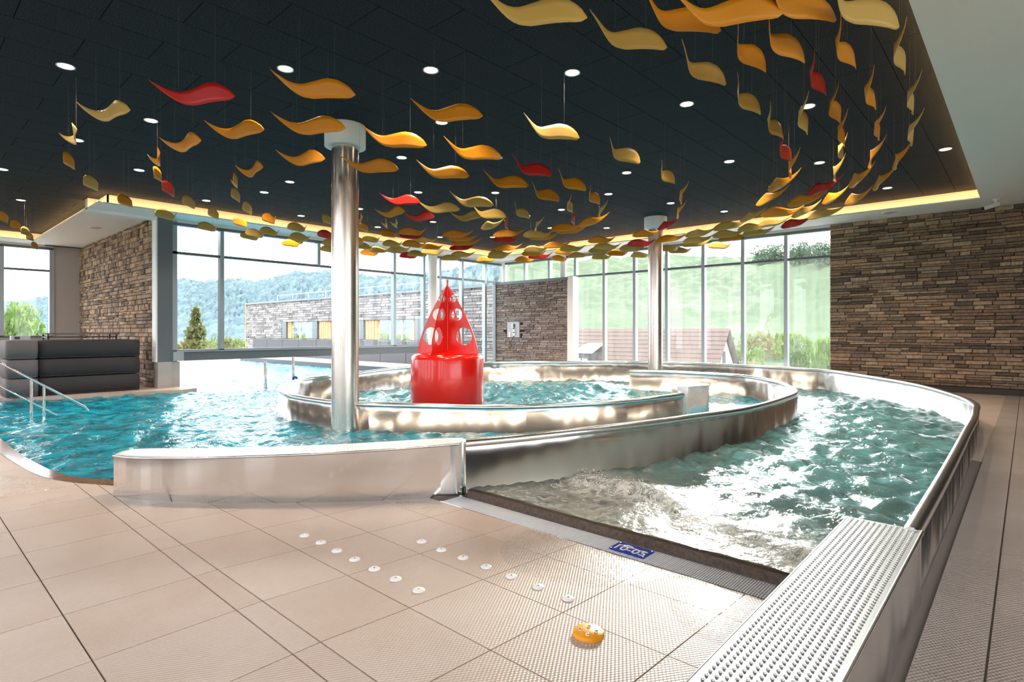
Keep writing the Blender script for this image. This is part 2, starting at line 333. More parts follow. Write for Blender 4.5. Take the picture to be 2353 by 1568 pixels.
# ================================================================ floor
floor = MB()
EDGE = chaikin([(1.2, 19), (1.2, 11.5), (1.21, 10.2), (1.24, 9.3), (1.33, 8.1), (1.5, 7.58), (1.72, 7.2), (2.0, 6.9), (2.3, 6.55)], 2)   # rim of the left pool
def deck_poly():
    return [(-5, -6), (-5, 19)]+[tuple(p) for p in EDGE]+[(3.3, 5.4), (4.2, 4.6), (3.8, 4.5), (3.8, .8)]
def nearest_on(poly, p):
    best = None
    for a, b in zip(poly[:-1], poly[1:]):
        ab = b-a; t = max(0, min(1, float(np.dot(p-a, ab)/np.dot(ab, ab)))); q = a+t*ab; dd = float(np.hypot(*(p-q)))
        if best is None or dd < best[0]: best = (dd, q, ab/np.hypot(*ab))
    return best
fl = floor.box((-5, -6, -.5), (1.52, 7.2, -.012)).box((-5, 7.2, -.5), (1.21, 19, -.012)).add(
    [(1.52, .7, -.012), (3.8, .7, -.126), (3.8, 4.38, -.126), (4.2, 4.38, -.128), (4.3, 4.8, -.13), (1.9, 6.6, -.031), (1.52, 6.9, -.012)], [(0, 1, 2, 3, 4, 5, 6)]).box((1.52, -6, -.5), (18.9, .6, -.012)).build('floor', 'grout')
tag(MB().box((-5, -6, -.02), (18.9, -2.11, -.002)).build('floor', 'tile'), 'unseen beige floor right of the walkway, laid pale to bounce light', 'floor', kind='structure')  # unseen floor, given the pale tile to brighten the soffit by bounce
tag(fl, 'beige studded tile deck in the foreground sloping to the drain', 'floor', kind='structure')
xs = [-2.66, -1.99, -1.32, -.65, .02, .69, 1.37, 1.52, 2.09, 2.70, 3.36, 3.79]; ys = [.72]+[1.37+.667*i for i in range(-0, 17)]
G = .004
def tile_prism(poly):
    return MB().prism(poly, lambda x, y: fz(x)-.02, lambda x, y: fz(x))
def clip_half(poly, q, nrm):
    out = []
    for i in range(len(poly)):
        a, b = np.array(poly[i]), np.array(poly[(i+1) % len(poly)]); da, db = np.dot(a-q, nrm), np.dot(b-q, nrm)
        if da >= 0: out.append(tuple(a))
        if da*db < 0: out.append(tuple(a+(b-a)*da/(da-db)))
    return out
def visible(x, y, m=.06):
    d = dist(x, y)
    if d < .5: return False
    u = (x*SA-y*CA)/d*F/2353+.5
    return -m < u < 1+m
shared = {}
for i in range(len(xs)-1):
    for j in range(len(ys)-1):
        x0, x1, y0, y1 = xs[i]+G, xs[i+1]-G, ys[j]+G, ys[j+1]-G; c = np.array(((x0+x1)/2, (y0+y1)/2))
        if not any(visible(x, y) for x in (x0, x1) for y in (y0, y1)): continue
        if dist(*c) < 1.3: continue
        poly = [(x0, y0), (x1, y0), (x1, y1), (x0, y1)]
        dd, q, t = nearest_on(EDGE, c)
        if y1 > 6.5 and dd < 1.2:
            poly = clip_half(poly, q+np.array((t[1], -t[0]))*.0+np.array((-.12, -.12))*0, np.array((t[1], -t[0])))
            if len(poly) < 3: continue
            tile_prism(poly).build('tile', 'tile', fl); continue
        if y1 > 6.9 and x0 > 1.2: continue
        if x0 > 1.5 and (x0-1.8)*2.09+(y0-6.9)*2.59 > 0: continue     # behind the left bench
        key = (i, 0 if j else 1)
        if key not in shared: shared[key] = (tile_prism(poly).mesh('tile', 'tile'), y0)
        link('tile', shared[key][0], fl, (0, y0-shared[key][1], 0))
# deck outside the right bench
fr = thing('floor', 'tiled walkway right of the steel wall, darkened in colour for shade', 'floor', kind='structure')
for i in range(17):
    for j, (y0, y1) in enumerate(((-.78, -.13), (-.12, .145), (.15, .42), (-1.45, -.79), (-2.1, -1.46))):
        x0 = 1.2+1.05*i
        if not any(visible(x, y) for x in (x0, x0+1.05) for y in (y0, y1)): continue
        if ('r', j) not in shared: shared[('r', j)] = MB().box((0, y0+.003, -.012), (1.044, y1-.003, .001)).mesh('tile', 'tile_shaded')
        link('tile', shared[('r', j)], fr, (x0, 0, 0))
bay_floor = MB().prism([(-5, 17.6), (1.9, 18.0), (2.63, 17.6), (5.5, 16.95), (5.9, 17.15), (5.75, 17.4), (5.75, 27), (-5, 27)], -.5, .03).build('floor', 'tile')
tag(bay_floor, 'tiled ledge under the stacked grey mats', 'floor', kind='structure')
strip = MB()
for a, b in zip(EDGE[:-1], EDGE[1:]):
    t = (b-a)/np.hypot(*(b-a)); nn = np.array((t[1], -t[0]))
    strip.add([(*a, .004), (*(a+nn*.16), .004), (*(b+nn*.16), .004), (*b, .004), (*a, -.4), (*b, -.4)], [(0, 1, 2, 3), (0, 3, 5, 4)])
tag(strip.build('trim_1', pmat('wet_pool_edge', (.20, .105, .062), .12)), 'wet brown curved edge band of the left pool', 'pool edge', kind='structure')
# ================================================================ steel walls
def hz(y, k=.02): return 1.392/((y-Y0)/F+k)     # distance of the rim on the gently rising basin
def rim_pt(x, y):
    d = hz(y); p = wd(x, d); return (p[0], p[1], EYE-(y-Y0)*d/F)
outer = [(4.12, .52, .42), (5.6, .52, .42), (7.2, .53, .42), (8.8, .55, .41), (10.2, .56, .405), (11.3, .60, .40)]
outer += [rim_pt(*p) for p in ((2240, 925), (2192, 905.6), (2112, 884), (2016, 867), (1907, 851.5), (1800, 844), (1708, 839.3), (1631, 835.5), (1525, 832), (1400, 830.6), (1250, 831), (1110, 833), (943, 842), (824, 855.4), (759, 863), (700, 869.5), (660, 880))]
outer += [rim_pt(*p) for p in ((642, 891), (655, 901), (677, 908.4), (759, 920.6), (827.6, 925), (942.6, 928.3), (1119, 931.6), (1260, 929), (1400, 922), (1485, 914.5), (1570, 904))]
def rim_z(x, y, z): p = at(x, y, z); return p
second = [rim_z(1069, 1012, .46), rim_z(1200, 1000, .48), rim_z(1350, 984, .49), rim_z(1500, 967, .48), rim_z(1580, 956, .47), rim_z(1718, 936, .44), rim_z(1803, 912.6, .42), rim_z(1829, 900, .42), rim_z(1814, 887, .43), rim_z(1782, 875.4, .46), rim_z(1718, 863.7, .49), rim_z(1655, 859, .50), rim_z(1597, 856, .51), rim_z(1521, 852.5, .52), rim_z(1446, 851, .53)]
def steel_wall(name, label, pts, nseg, cuts, zb=-.9):
    P = spline(pts, nseg); root = thing(name, label, 'steel wall', (P[0][0], P[0][1], 0))
    off = Vector((P[0][0], P[0][1], 0)); n = len(P)
    T = np.gradient(P[:, :2], axis=0); T /= np.linalg.norm(T, axis=1)[:, None]; Nn = np.stack([-T[:, 1], T[:, 0]], 1)
    bounds = [0]+[int(c*(n-1)) for c in cuts]+[n-1]
    for a, b in zip(bounds[:-1], bounds[1:]):
        m = MB(); vs = []; q = 0
        for i in range(a, b+1):
            e = .004 if i == a and a else 0
            px, py = P[i, 0]-off.x+T[i, 0]*e, P[i, 1]-off.y+T[i, 1]*e
            for s, z in ((.028, zb), (.028, P[i, 2]-.03), (-.028, P[i, 2]-.03), (-.028, zb)):
                vs.append((px+Nn[i, 0]*s, py+Nn[i, 1]*s, z))
        k = b-a+1
        m.add(vs, [(j*4+c, (j+1)*4+c, (j+1)*4+(c+1) % 4, j*4+(c+1) % 4) for j in range(k-1) for c in (0, 1, 2)], True)
        m.add([vs[0], vs[1], vs[2], vs[3]], [(0, 1, 2, 3)]); m.add(vs[-4:], [(3, 2, 1, 0)])
        o = m.build('wall_panel', 'steel', root)
    MB().tube([(p[0]-off.x, p[1]-off.y, p[2]-.035) for p in P], .05, 10).build('rim', 'steel_rim', root)
    return root, P
ow, OP = steel_wall('spiral_basin_wall', 'long polished steel wall curling around the red buoy basin', outer, 8, (.16, .29, .37, .48, .6, .72, .8, .9))
sw, SP = steel_wall('inner_basin_wall', 'polished steel wall hooking back between the two water channels', second, 8, (.5, .86))
jj = max(i for i in range(len(OP)) if OP[i, 0] > 10.8 and OP[i, 1] > 10); ii = min(i for i in range(len(OP)) if OP[i, 0] > 9)
deck_back = MB().prism([tuple(p[:2]) for p in OP[ii:jj+1]]+[(10.6, 14.6), (10.6, YW), (XW, YW), (XW, .3), (9.0, .3)], -.5, -.005).build('floor', 'tile')
tag(deck_back, 'narrow tiled deck between the round basin and the far windows', 'floor', kind='structure')
# broad end of the spiral and end plate of the inner wall
e = OP[-1]; end = thing('wall_end_block', 'teardrop shaped steel block closing the spiral wall', 'steel block', (e[0], e[1], 0))
tdir = (OP[-1]-OP[-4])[:2]; tdir /= np.hypot(*tdir); tn = np.array((-tdir[1], tdir[0])); prof = []
for s, o_ in ((-.08, .06), (.12, .22), (.30, .36), (.5, .38), (.68, .28), (.76, .08), (.70, -.12), (.5, -.17), (.2, -.12), (0, -.09)):
    prof.append((tdir[0]*s+tn[0]*o_, tdir[1]*s+tn[1]*o_))
prof = [tuple(p) for p in chaikin(prof+[prof[0]], 2)[:-1]]
MB().prism(prof, -.9, .55).build('side_wall', 'steel', end); MB().prism(prof, .551, .562).build('cover_plate', 'steel_seat', end)
# ---------------------------------------------------------------- left bench
B0 = [(1.52, 6.60), (1.62, 6.34), (1.9, 5.98), (2.287, 5.60), (2.7, 5.25), (3.095, 4.96), (3.6, 4.66), (4.06, 4.42), (4.2, 4.45)]
B1 = [(4.26, 4.55), (4.22, 4.68), (3.75, 4.98), (3.28, 5.28), (2.85, 5.62), (2.44, 5.99), (2.1, 6.35), (1.85, 6.66), (1.66, 6.78)]
bp = [tuple(p) for p in chaikin(B0+B1+[B0[0]], 2)[:-1]]
lb = thing('steel_bench', 'low curved steel bench wall along the left pool', 'bench', (2.9, 5.2, 0))
rel = [(x-2.9, y-5.2) for x, y in bp]
def topz(x, y): return .405+.012*(x+1.3)
MB().prism(rel, -.4, lambda x, y: topz(x, y)-.012).build('body', 'steel_bench', lb)
MB().prism([(x*.995, y*.995) for x, y in rel], lambda x, y: topz(x, y)-.011, topz).build('seat', 'steel_seat', lb)
rib = MB(); c0 = np.array([(p[0]+q[0], p[1]+q[1]) for p, q in zip(spline(B0, 8), spline(B1[::-1], 8))])/2
A0, A1 = spline(B0, 20), spline(B1[::-1], 20)
for i in range(6, len(A0)-6):
    a, b = A0[i]*.88+A1[i]*.12, A0[i]*.12+A1[i]*.88
    t = (A0[i+1]-A0[i-1]); t /= np.hypot(*t); h = t*.006; z = topz(a[0]-2.9, 0)
    o2 = np.array((2.9, 5.2))
    rib.add([(*(a-h-o2), z), (*(a+h-o2), z), (*(b+h-o2), z), (*(b-h-o2), z), (*(a-o2), z+.006), (*(b-o2), z+.006)], [(0, 1, 4), (1, 2, 5, 4), (2, 3, 5), (3, 0, 4, 5)])
o = rib.build('seat_rib', 'steel_seat', lb); o['kind'] = 'stuff'
MB().tube([(x-2.9, y-5.2, topz(x-2.9, 0)-.012) for x, y in spline(B0[:-1], 6)], .012, 6).build('front_edge', 'steel_rim', lb)
MB().tube([(4.215-2.9, 4.46-5.2, -.3), (4.215-2.9, 4.46-5.2, .40)], .05, 10).build('corner_post', 'steel_rim', lb)
# ---------------------------------------------------------------- right bench
rb = thing('steel_bench', 'straight steel bench with dimpled seat in the right foreground', 'bench', (2.5, .66, 0))
MB().box((-2.3, -.19, -.3), (1.64, .19, .40)).build('body', 'steel', rb)
MB().box((-2.3, -.19, .401), (1.64, .19, .42)).build('seat', 'steel_plate', rb)
dm = MB(); r0 = .0078
for i in range(104):
    for j in range(12):
        x, y = -1.7+i*.032+(.016 if j % 2 else 0), -.16+j*.0291
        vs = [(x+r0*math.cos(a), y+r0*math.sin(a), .4205) for a in (0, 1.047, 2.094, 3.1416, 4.188, 5.236)]
        vs += [(x+r0*.5*math.cos(a), y+r0*.5*math.sin(a), .4245) for a in (0, 1.047, 2.094, 3.1416, 4.188, 5.236)]
        dm.add(vs, [(k, (k+1) % 6, 6+(k+1) % 6, 6+k) for k in range(6)]+[(6, 7, 8, 9, 10, 11)], True)
o = dm.build('dimple', 'steel_dimple', rb); o['kind'] = 'stuff'
for y in (-.195, .195): MB().tube([(-2.3, y, .41), (1.64, y, .41)], .011, 6).build('edge_trim', 'steel_rim', rb)
# ================================================================ drain grating
gr = thing('drain_grating', 'white slatted overflow grating along the wave pool entry', 'grating', (3.93, 2.75, -.12))
sl_me = MB().box((-.125, -.0055, -.03), (.125, .0055, .006)).mesh('slat', 'grate')
for k in range(196): link('slat', sl_me, gr, (0, -1.84+k*.0178, 0))
MB().box((-.13, -1.86, -.2), (.13, 1.66, -.06)).build('channel', 'ceil_void', gr)
for x in (-.132, .132): MB().box((x-.006, -1.86, -.12), (x+.006, 1.66, .004)).build('frame_rail', 'chrome', gr)
we = MB().box((4.072, .86, -.5), (4.13, 4.3, -.045)).box((4.071, .86, -.047), (4.135, 4.3, -.04)).build('weir_lip', 'weir')
tag(we, 'brown stone lip between grating and wave pool', 'pool lip')
sg = thing('depth_sign', 'blue depth sign with white figures set into the grating', 'sign', (3.935, 2.30, -.108))
MB().box((-.085, -.15, -.006), (.085, .15, .006)).build('plate', 'blue', sg)
def sign_text(txt, loc, size):
    cu = bpy.data.curves.new('lettering', 'FONT'); cu.body = txt; cu.size = size; cu.extrude = .001; cu.offset = .0008; cu.align_x = 'CENTER'; cu.align_y = 'CENTER'
    tmp = bpy.data.objects.new('t', cu); COL.objects.link(tmp); dg = bpy.context.evaluated_depsgraph_get()
    me = bpy.data.meshes.new_from_object(tmp.evaluated_get(dg)); bpy.data.objects.remove(tmp)
    me.materials.clear(); me.materials.append(M['white_plastic'])
    o = link('lettering', me, sg, loc); o.rotation_euler = (0, 0, -math.pi/2); return o
sign_text('10-05', (-.028, -.0, .0075), .125)
sw_ = MB(); sw_.lathe([(.012, 0), (.012, .002)], (.045, .055, .007), 12)
sw_.tube([(.03, .085, .008), (.045, .03, .008), (.03, .0, .008)], .005, 5); sw_.tube([(.018, .12, .008)]+[(.018+.006*math.sin(i*1.4), .12-i*.024, .008) for i in range(1, 11)], .003, 5)
sw_.build('swimmer_symbol', 'white_plastic', sg)
for px, py in ((-.07, -.14), (-.07, .14), (.07, -.14), (.07, .14)): MB().lathe([(.008, 0), (.006, .004)], (px, py, .006), 10).build('screw', 'chrome', sg)
# ================================================================ water
wp = [(4.10, .86), (4.10, 4.5), (3.9, 4.75), (3.28, 5.1), (2.6, 5.7), (2.0, 6.4)]+[tuple(p) for p in EDGE[::-1]]+[(1.2, 18), (1.89, 18.0), (2.63, 17.6), (5.5, 16.95), (5.8, 17.2), (5.8, 40), (13.6, 40), (13.6, 18.6), (10.6, 18.6), (10.6, 14.6)]
io = [i for i in range(len(OP)) if OP[i, 0] > 10.6 and OP[i, 1] > 5]; j0 = max(i for i in range(len(OP)) if OP[i, 0] > 10.8 and OP[i, 1] > 10)
wp += [tuple(p[:2]) for p in OP[:j0+1][::-1]]+[(4.10, .52)]
WPOLY = np.array(wp)
def inside(P, poly):
    x, y = P[:, 0], P[:, 1]; r = np.zeros(len(P), bool); n = len(poly)
    for i in range(n):
        x0, y0 = poly[i]; x1, y1 = poly[(i+1) % n]
        if y0 == y1: continue
        c = ((y0 > y) != (y1 > y)) & (x < (x1-x0)*(y-y0)/(y1-y0)+x0); r ^= c
    return r
RING = np.array([tuple(p[:2]) for p in OP[j0:]]+[tuple(OP[-1, :2])]+[tuple(p[:2]) for p in SP[::-1][:6]]+[tuple(p[:2]) for p in OP[j0-12:j0]])
LEFTPOOL = np.array([(1, 5), (1, 41), (14, 41), (14, 18), (10.6, 18)]+[tuple(p[:2]) for p in OP[j0:]]+[tuple(p[:2]) for p in SP[::-1][6:]])
STEP = .075
gx = np.arange(1.0, 18.4, STEP); gy = np.arange(.4, 40.2, STEP)
X, Y = np.meshgrid(gx, gy, indexing='ij'); PT = np.stack([X.ravel(), Y.ravel()], 1)
ins = inside(PT, WPOLY).reshape(X.shape)
wr = np.random.default_rng(3)
def waves(x, y):
    z = np.zeros_like(x)
    for lam, amp, n in ((3.0, .012, 4), (1.3, .011, 6), (.62, .0085, 8), (.33, .004, 8)):
        for _ in range(n):
            th = wr.uniform(0, 2*math.pi); ph = wr.uniform(0, 6.28); l = lam*wr.uniform(.75, 1.3)
            s = np.sin(2*math.pi/l*(x*math.cos(th)+y*math.sin(th))+ph+.8*np.sin(y*.9+th)); z += amp*(1-2*np.abs(s)**.8)*.6+amp*.4*s
    return z
Z = waves(X, Y)
lp = inside(PT, LEFTPOOL).reshape(X.shape)
D = X*CA+Y*SA
amp = np.where(lp, np.clip(1.15-.02*D, .45, 1.1), 1.35); Z *= amp
# gentle shallows by the weir and the small breaking wave
def ridge(x, y): # signed distance to the crest line (positive = deep side)
    ax, ay, bx, by = 4.45, .9, 5.35, 3.9; t = np.array((bx-ax, by-ay)); t /= np.hypot(*t)
    return (x-ax)*t[1]-(y-ay)*t[0], (x-ax)*t[0]+(y-ay)*t[1]
rs, rt = ridge(X, Y); rs = rs+.10*np.sin(rt*2.3)+.05*np.sin(rt*5.1+1)
beach = (X < 8.5) & (Y < 6) & (~lp)
sh = np.clip(rs/1.2, 0, 1)
Z = np.where(beach, Z*(.25+.75*sh)+np.where(rs < 0, -.005, 0)+.02*sh, Z)
crest = np.where(rs > 0, np.exp(-(rs/.26)**2), np.exp(-(rs/.10)**2))*(.042+.016*np.sin(rt*3.7)+.014*np.sin(rt*9)+.012*np.sin(rt*21))
Z = Z+np.where(beach & (rt > -.6) & (rt < 3.3), crest, 0)*np.clip((3.3-rt)/.8, 0, 1)
Z += .24*np.exp(-(((X-13.4)**2+(Y-9.0)**2)/1.0))+.13*np.exp(-(((X-11.4)**2+(Y-11.2)**2)/1.6))+.10*np.exp(-(((X-8.6)**2+(Y-12.2)**2)/.9))
Z += np.where(~lp, .015, 0)
keep = np.zeros((X.shape[0]-1, X.shape[1]-1), bool)
for a in (0, 1):
    for b in (0, 1): keep |= ins[a:X.shape[0]-1+a, b:X.shape[1]-1+b]
used = np.zeros(X.shape, bool)
for a in (0, 1):
    for b in (0, 1): used[a:X.shape[0]-1+a, b:X.shape[1]-1+b] |= keep
edge = used & ~ins; W2 = np.vstack([WPOLY, WPOLY[:1]]); Aseg, Bseg = W2[:-1], W2[1:]
for i, j in zip(*np.nonzero(edge)):
    p = np.array((X[i, j], Y[i, j])); ab = Bseg-Aseg; t = np.clip(((p-Aseg)*ab).sum(1)/np.maximum((ab*ab).sum(1), 1e-9), 0, 1); q = Aseg+ab*t[:, None]
    k = np.argmin(((q-p)**2).sum(1)); X[i, j], Y[i, j] = q[k]
idx = -np.ones(X.shape, int); idx[used] = np.arange(used.sum())
vs = np.stack([X[used], Y[used], Z[used]-.015], 1)
I, J = np.nonzero(keep); fs = np.stack([idx[I, J], idx[I+1, J], idx[I+1, J+1], idx[I, J+1]], 1)
me = bpy.data.meshes.new('pool_water'); me.from_pydata(vs.tolist(), [], fs.tolist()); me.polygons.foreach_set('use_smooth', [True]*len(fs))
dep = np.where(lp, .93, .80); dep = np.where(beach, .06+.74*np.clip((rs+.15)/2.6, 0, 1)**.8, dep)
tin = np.where(lp, 0.0, np.where(inside(PT, RING).reshape(lp.shape), .35, .85))
fro_glare = np.where(beach, .62*np.exp(-np.clip(rs, 0, 9)/.5)*np.where(rs < -.5, .75, 1), 0)+np.where(beach, .5*np.exp(-((rs+.08)/.16)**2), 0)  # whitens the shallow sheet for sun glare in the colour; crest part is foam
fro_glare = np.clip(fro_glare, 0, .95)
for nme, arr in (('depth', dep), ('tint', tin), ('froth_glare', fro_glare)):
    a = me.attributes.new(nme, 'FLOAT', 'POINT'); a.data.foreach_set('value', arr[used].astype(np.float32))
me.materials.append(M['water']); me.update()
tag(link('pool_water', me), 'rippling turquoise water filling all the pool basins', 'water', kind='stuff')
pf = MB().add([(4.13, .4, -.10), (7.2, .4, -.75), (7.2, 6.0, -.75), (4.13, 6.0, -.10)], [(0, 1, 2, 3)]).add([(1, .4, -1.1), (18.4, .4, -1.1), (18.4, 40, -1.1), (1, 40, -1.1)], [(0, 1, 2, 3)]).build('pool_floor', 'pool_tile')
tag(pf, 'pale sloping floor of the wave pool under the water', 'pool floor', kind='structure')
# foam of the breaking wave
fo = MB(); wr = np.random.default_rng(11)
for i in range(1500):
    t = wr.uniform(-.2, 2.9); s = -abs(wr.normal(0, .16))-.02*0+wr.normal(0, .03)
    ax, ay = 4.45, .9; tv = np.array((.9, 3.0)); tv /= np.hypot(*tv); nv = np.array((tv[1], -tv[0]))
    off = -(.10*math.sin(t*2.3)+.05*math.sin(t*5.1+1)); p = np.array((ax, ay))+tv*t+nv*(s+off)
    if p[0] < 4.16: continue
    z = .0+.07*math.exp(-(s/.09)**2)*wr.uniform(.2, 1.25)+wr.uniform(-.01, .02); r = wr.uniform(.002, .008)
    fo.add([(p[0]+r, p[1], z), (p[0]-r*.5, p[1]+r, z), (p[0]-r*.5, p[1]-r, z), (p[0], p[1], z+r*1.2), (p[0], p[1], z-r)], [(0, 1, 3), (1, 2, 3), (2, 0, 3), (1, 0, 4), (2, 1, 4), (0, 2, 4)], True)
tag(fo.build('wave_spray', pmat('white_spray', (.85, .88, .88), .25)), 'white spray of the small breaking wave by the grating', 'spray', kind='stuff')
# ---------------------------------------------------------------- thin water on the deck
def puddle(label, pts, seed):
    r = random.Random(seed); P = chaikin(pts+[pts[0]], 3)[:-1]
    if sum(P[i][0]*P[(i+1) % len(P)][1]-P[(i+1) % len(P)][0]*P[i][1] for i in range(len(P))) < 0: P = P[::-1]
    P = [(x+r.uniform(-.01, .01), y+r.uniform(-.01, .01)) for x, y in P]
    c = (sum(p[0] for p in P)/len(P), sum(p[1] for p in P)/len(P)); m = MB(); n = len(P)
    vs = [(x, y, fz(x)+.0015) for x, y in P]+[(c[0]+(x-c[0])*.95, c[1]+(y-c[1])*.95, fz(x)+.009) for x, y in P]+[(c[0], c[1], fz(c[0])+.010)]
    m.add(vs, [(i, (i+1) % n, n+(i+1) % n, n+i) for i in range(n)]+[(n+i, n+(i+1) % n, 2*n) for i in range(n)], True)
    tag(m.build('puddle', 'film'), label, 'puddle')
def fp(x, y):
    z = -.05
    for _ in range(6): p = at(x, y, z); z = fz(p[0])
    return (min(p[0], 3.77), p[1])
puddle('wide glare-whitened puddle spilling from the grating beside the depth sign', [fp(*p) for p in ((1215, 1215), (1150, 1250), (1150, 1285), (1200, 1320), (1330, 1348), (1430, 1352), (1560, 1325), (1600, 1318), (1500, 1290), (1380, 1255))], 1)
puddle('wet sheet of water running along the dimpled steel bench', [fp(*p) for p in ((1620, 1336), (1545, 1362), (1535, 1395), (1570, 1440), (1640, 1480), (1690, 1480), (1755, 1392), (1680, 1352))], 2)
puddle('small puddle at the foot of the curved steel bench', [fp(*p) for p in ((905, 1156), (925, 1166), (985, 1172), (1030, 1164), (1010, 1158), (960, 1153))], 3)
puddle('bright wet patch at the corner of the left pool', [fp(*p) for p in ((-20, 1090), (60, 1098), (118, 1095), (128, 1110), (60, 1125), (-20, 1128))], 4)
puddle('thin streak of water below the wet pool corner', [fp(*p) for p in ((-10, 1140), (60, 1128), (150, 1116), (150, 1121), (70, 1135), (-10, 1150))], 5)
puddle('thinnest water streak across the left deck tiles', [fp(*p) for p in ((65, 1160), (110, 1150), (160, 1138), (160, 1142), (110, 1155), (70, 1164))], 6)
# ---------------------------------------------------------------- floor studs and orange disc
stud = MB().lathe([(.040, -.01), (.040, .004), (.034, .010), (.006, .011)], n=20).mesh('floor_stud', 'white_plastic')
r1 = ((700, 1232), (737, 1248), (774, 1267), (815, 1287), (860, 1309), (909, 1332), (962, 1358)); r2 = ((969, 1246), (1014, 1265), (1064, 1283), (1117, 1304), (1175, 1326), (1237, 1350), (1306, 1377))
for row, nm in ((r1, 'far from the grating'), (r2, 'close to the grating')):
    for i, p in enumerate(row):
        x, y_ = fp(p[0], p[1]); t = thing('floor_stud', f'white round floor stud, {ORD[i]} from the back in the row {nm}', 'floor stud', (x, y_, fz(x)), 'white studs set into the deck tiles')
        link('cap', stud, t); MB().lathe([(.006, .0111), (.005, .0125)], n=8).build('screw', 'chrome', t)
x, y_ = fp(1352, 1460); dk = thing('floor_disc', 'orange round disc with four bolts on the deck tiles', 'disc', (x, y_, fz(x)))
MB().lathe([(.085, -.01), (.085, .018), (.079, .025), (.002, .026)], n=40).build('disc', 'orange', dk)
for i in range(4):
    a = i*math.pi/2+.5; MB().lathe([(.011, .0255), (.009, .031), (.003, .031), (.003, .027)], (.044*math.cos(a), .044*math.sin(a), 0), 12).build('bolt', 'chrome', dk)
# ================================================================ columns
for (cx, cy), nm in (((5.24, 8.52), 'thick steel column standing beside the spiral wall near the viewer'), ((15.72, 8.36), 'farther steel column standing behind the inner basin wall')):
    c = thing('steel_column', nm, 'column', (cx, cy, 0)); MB().lathe([(.222, -1.0), (.222, 4.72)], n=48).build('shaft', 'steel_col', c)
    MB().lathe([(.225, 4.70), (.335, 4.70), (.335, 5.06)], n=48).build('cap', 'white', c)
# ================================================================ red buoy
bd = 12.55; bx, by = wd(1028, bd); bu = thing('navigation_buoy', 'glossy red buoy with pierced pointed fins floating in the basin', 'buoy', (bx, by, 0)); RB = .795
MB().lathe([(.3, -.35), (RB-.10, -.35), (RB, -.2), (RB, 1.00), (RB-.02, 1.055), (RB-.07, 1.10), (RB-.2, 1.125), (.02, 1.20)], n=64).build('float_body', 'red', bu)
def arch(h): return .735*(1-(h/1.52)**1.55)
def fin_mesh():
    """one pointed fin in the XZ plane with three round holes, built as a fine plate"""
    holes = ((.41, 1.50-1.11, .195), (.235, 1.97-1.11, .135), (.145, 2.32-1.11, .078)); t = .012
    import bmesh
    bm = bmesh.new(); pts = [(0, 0)]+[(arch(h), h) for h in np.linspace(0, 1.5, 22)]+[(0, 1.52)]
    cu = bpy.data.curves.new('f', 'CURVE'); cu.dimensions = '2D'; cu.fill_mode = 'BOTH'; cu.extrude = t
    def addsp(ps):
        sp = cu.splines.new('POLY'); sp.points.add(len(ps)-1); sp.use_cyclic_u = True
        for q, (a, b) in zip(sp.points, ps): q.co = (a, b, 0, 1)
    addsp(pts)
    for hx, hz_, r in holes: addsp([(hx+r*math.cos(a)*.98, hz_+r*math.sin(a)) for a in np.linspace(0, 2*math.pi, 28, endpoint=False)])
    o = bpy.data.objects.new('f', cu); COL.objects.link(o); me = bpy.data.meshes.new_from_object(o.evaluated_get(bpy.context.evaluated_depsgraph_get())); bpy.data.objects.remove(o)
    me.materials.clear(); me.materials.append(M['red']); return me
fm = fin_mesh()
view = math.atan2(by, bx)
for k in range(4):
    o = link('fin', fm, bu, (0, 0, 1.11)); o.rotation_euler = (math.pi/2, 0, view-math.pi/2-math.radians(27)+k*math.pi/2)
MB().tube([(0, 0, 1.15), (0, 0, 2.74)], .022, 10).build('mast', 'red', bu)
# ================================================================ ceiling
cl = MB().box((XB, .3, ZC+.03), (XW, 17.4, ZC+.3)).box((XB, 17.4, ZC+.03), (3.95, YBAY, ZC+.3)).build('ceiling', 'ceil_void')
tag(cl, 'black acoustic panel ceiling over the pools', 'ceiling', kind='structure')
PL, PW = 1.286, .632; pm = MB().box((-PL/2+.004, -PW/2+.004, 0), (PL/2-.004, PW/2-.004, .035)).mesh('ceiling_panel', 'ceil')
cand = []
for r in range(-1, 42):
    yc = .62+PW*(r-.4)
    for c in range(-3, 16):
        xc = 3.55+PL*(c+.5)-(PL/2 if r % 2 else 0)
        if yc > 17.1 and xc > 4.4 or xc > 18.4 or yc > 26.2 or yc < .5 or xc < XB-.3: continue
        d = dist(xc, yc)
        if d < 2.2: continue
        u = CX+F*(xc*SA-yc*CA)/d; v = Y0-F*(ZC-EYE)/d
        vis = -250 < u < 2600 and v > -160
        cand.append((0 if vis else 1, d, xc, yc))
cand.sort(); rest = MB()
for i, (nv, d, xc, yc) in enumerate(cand):
    if i < 300 and not nv: link('ceiling_panel', pm, cl, (xc, yc, ZC))
    else: rest.box((xc-PL/2+.004, yc-PW/2+.004, ZC), (xc+PL/2-.004, yc+PW/2-.004, ZC+.035))
o = rest.build('ceiling_panel_field', 'ceil', cl); o['kind'] = 'stuff'
sf = MB()
for a, b in (((XB, -6, ZS), (XW, .85, ZS+.03)), ((17.6, .85, ZS), (XW, YW, ZS+.03)), ((3.58, 16.95, ZS), (17.6, YW, ZS+.03)), ((3.58, YW, ZS), (XP, YBAY, ZS+.03)), ((XB, 25.7, ZS), (3.58, YBAY, ZS+.03))): sf.box(a, b)
sf = sf.build('ceiling_soffit', 'white'); tag(sf, 'white dropped soffit framing the black ceiling', 'soffit', kind='structure')
SET = .26
fa = thing('cove_fascia', 'white cove upstand washed by warm strip light', 'cove', (0, 0, 0), kind='structure')
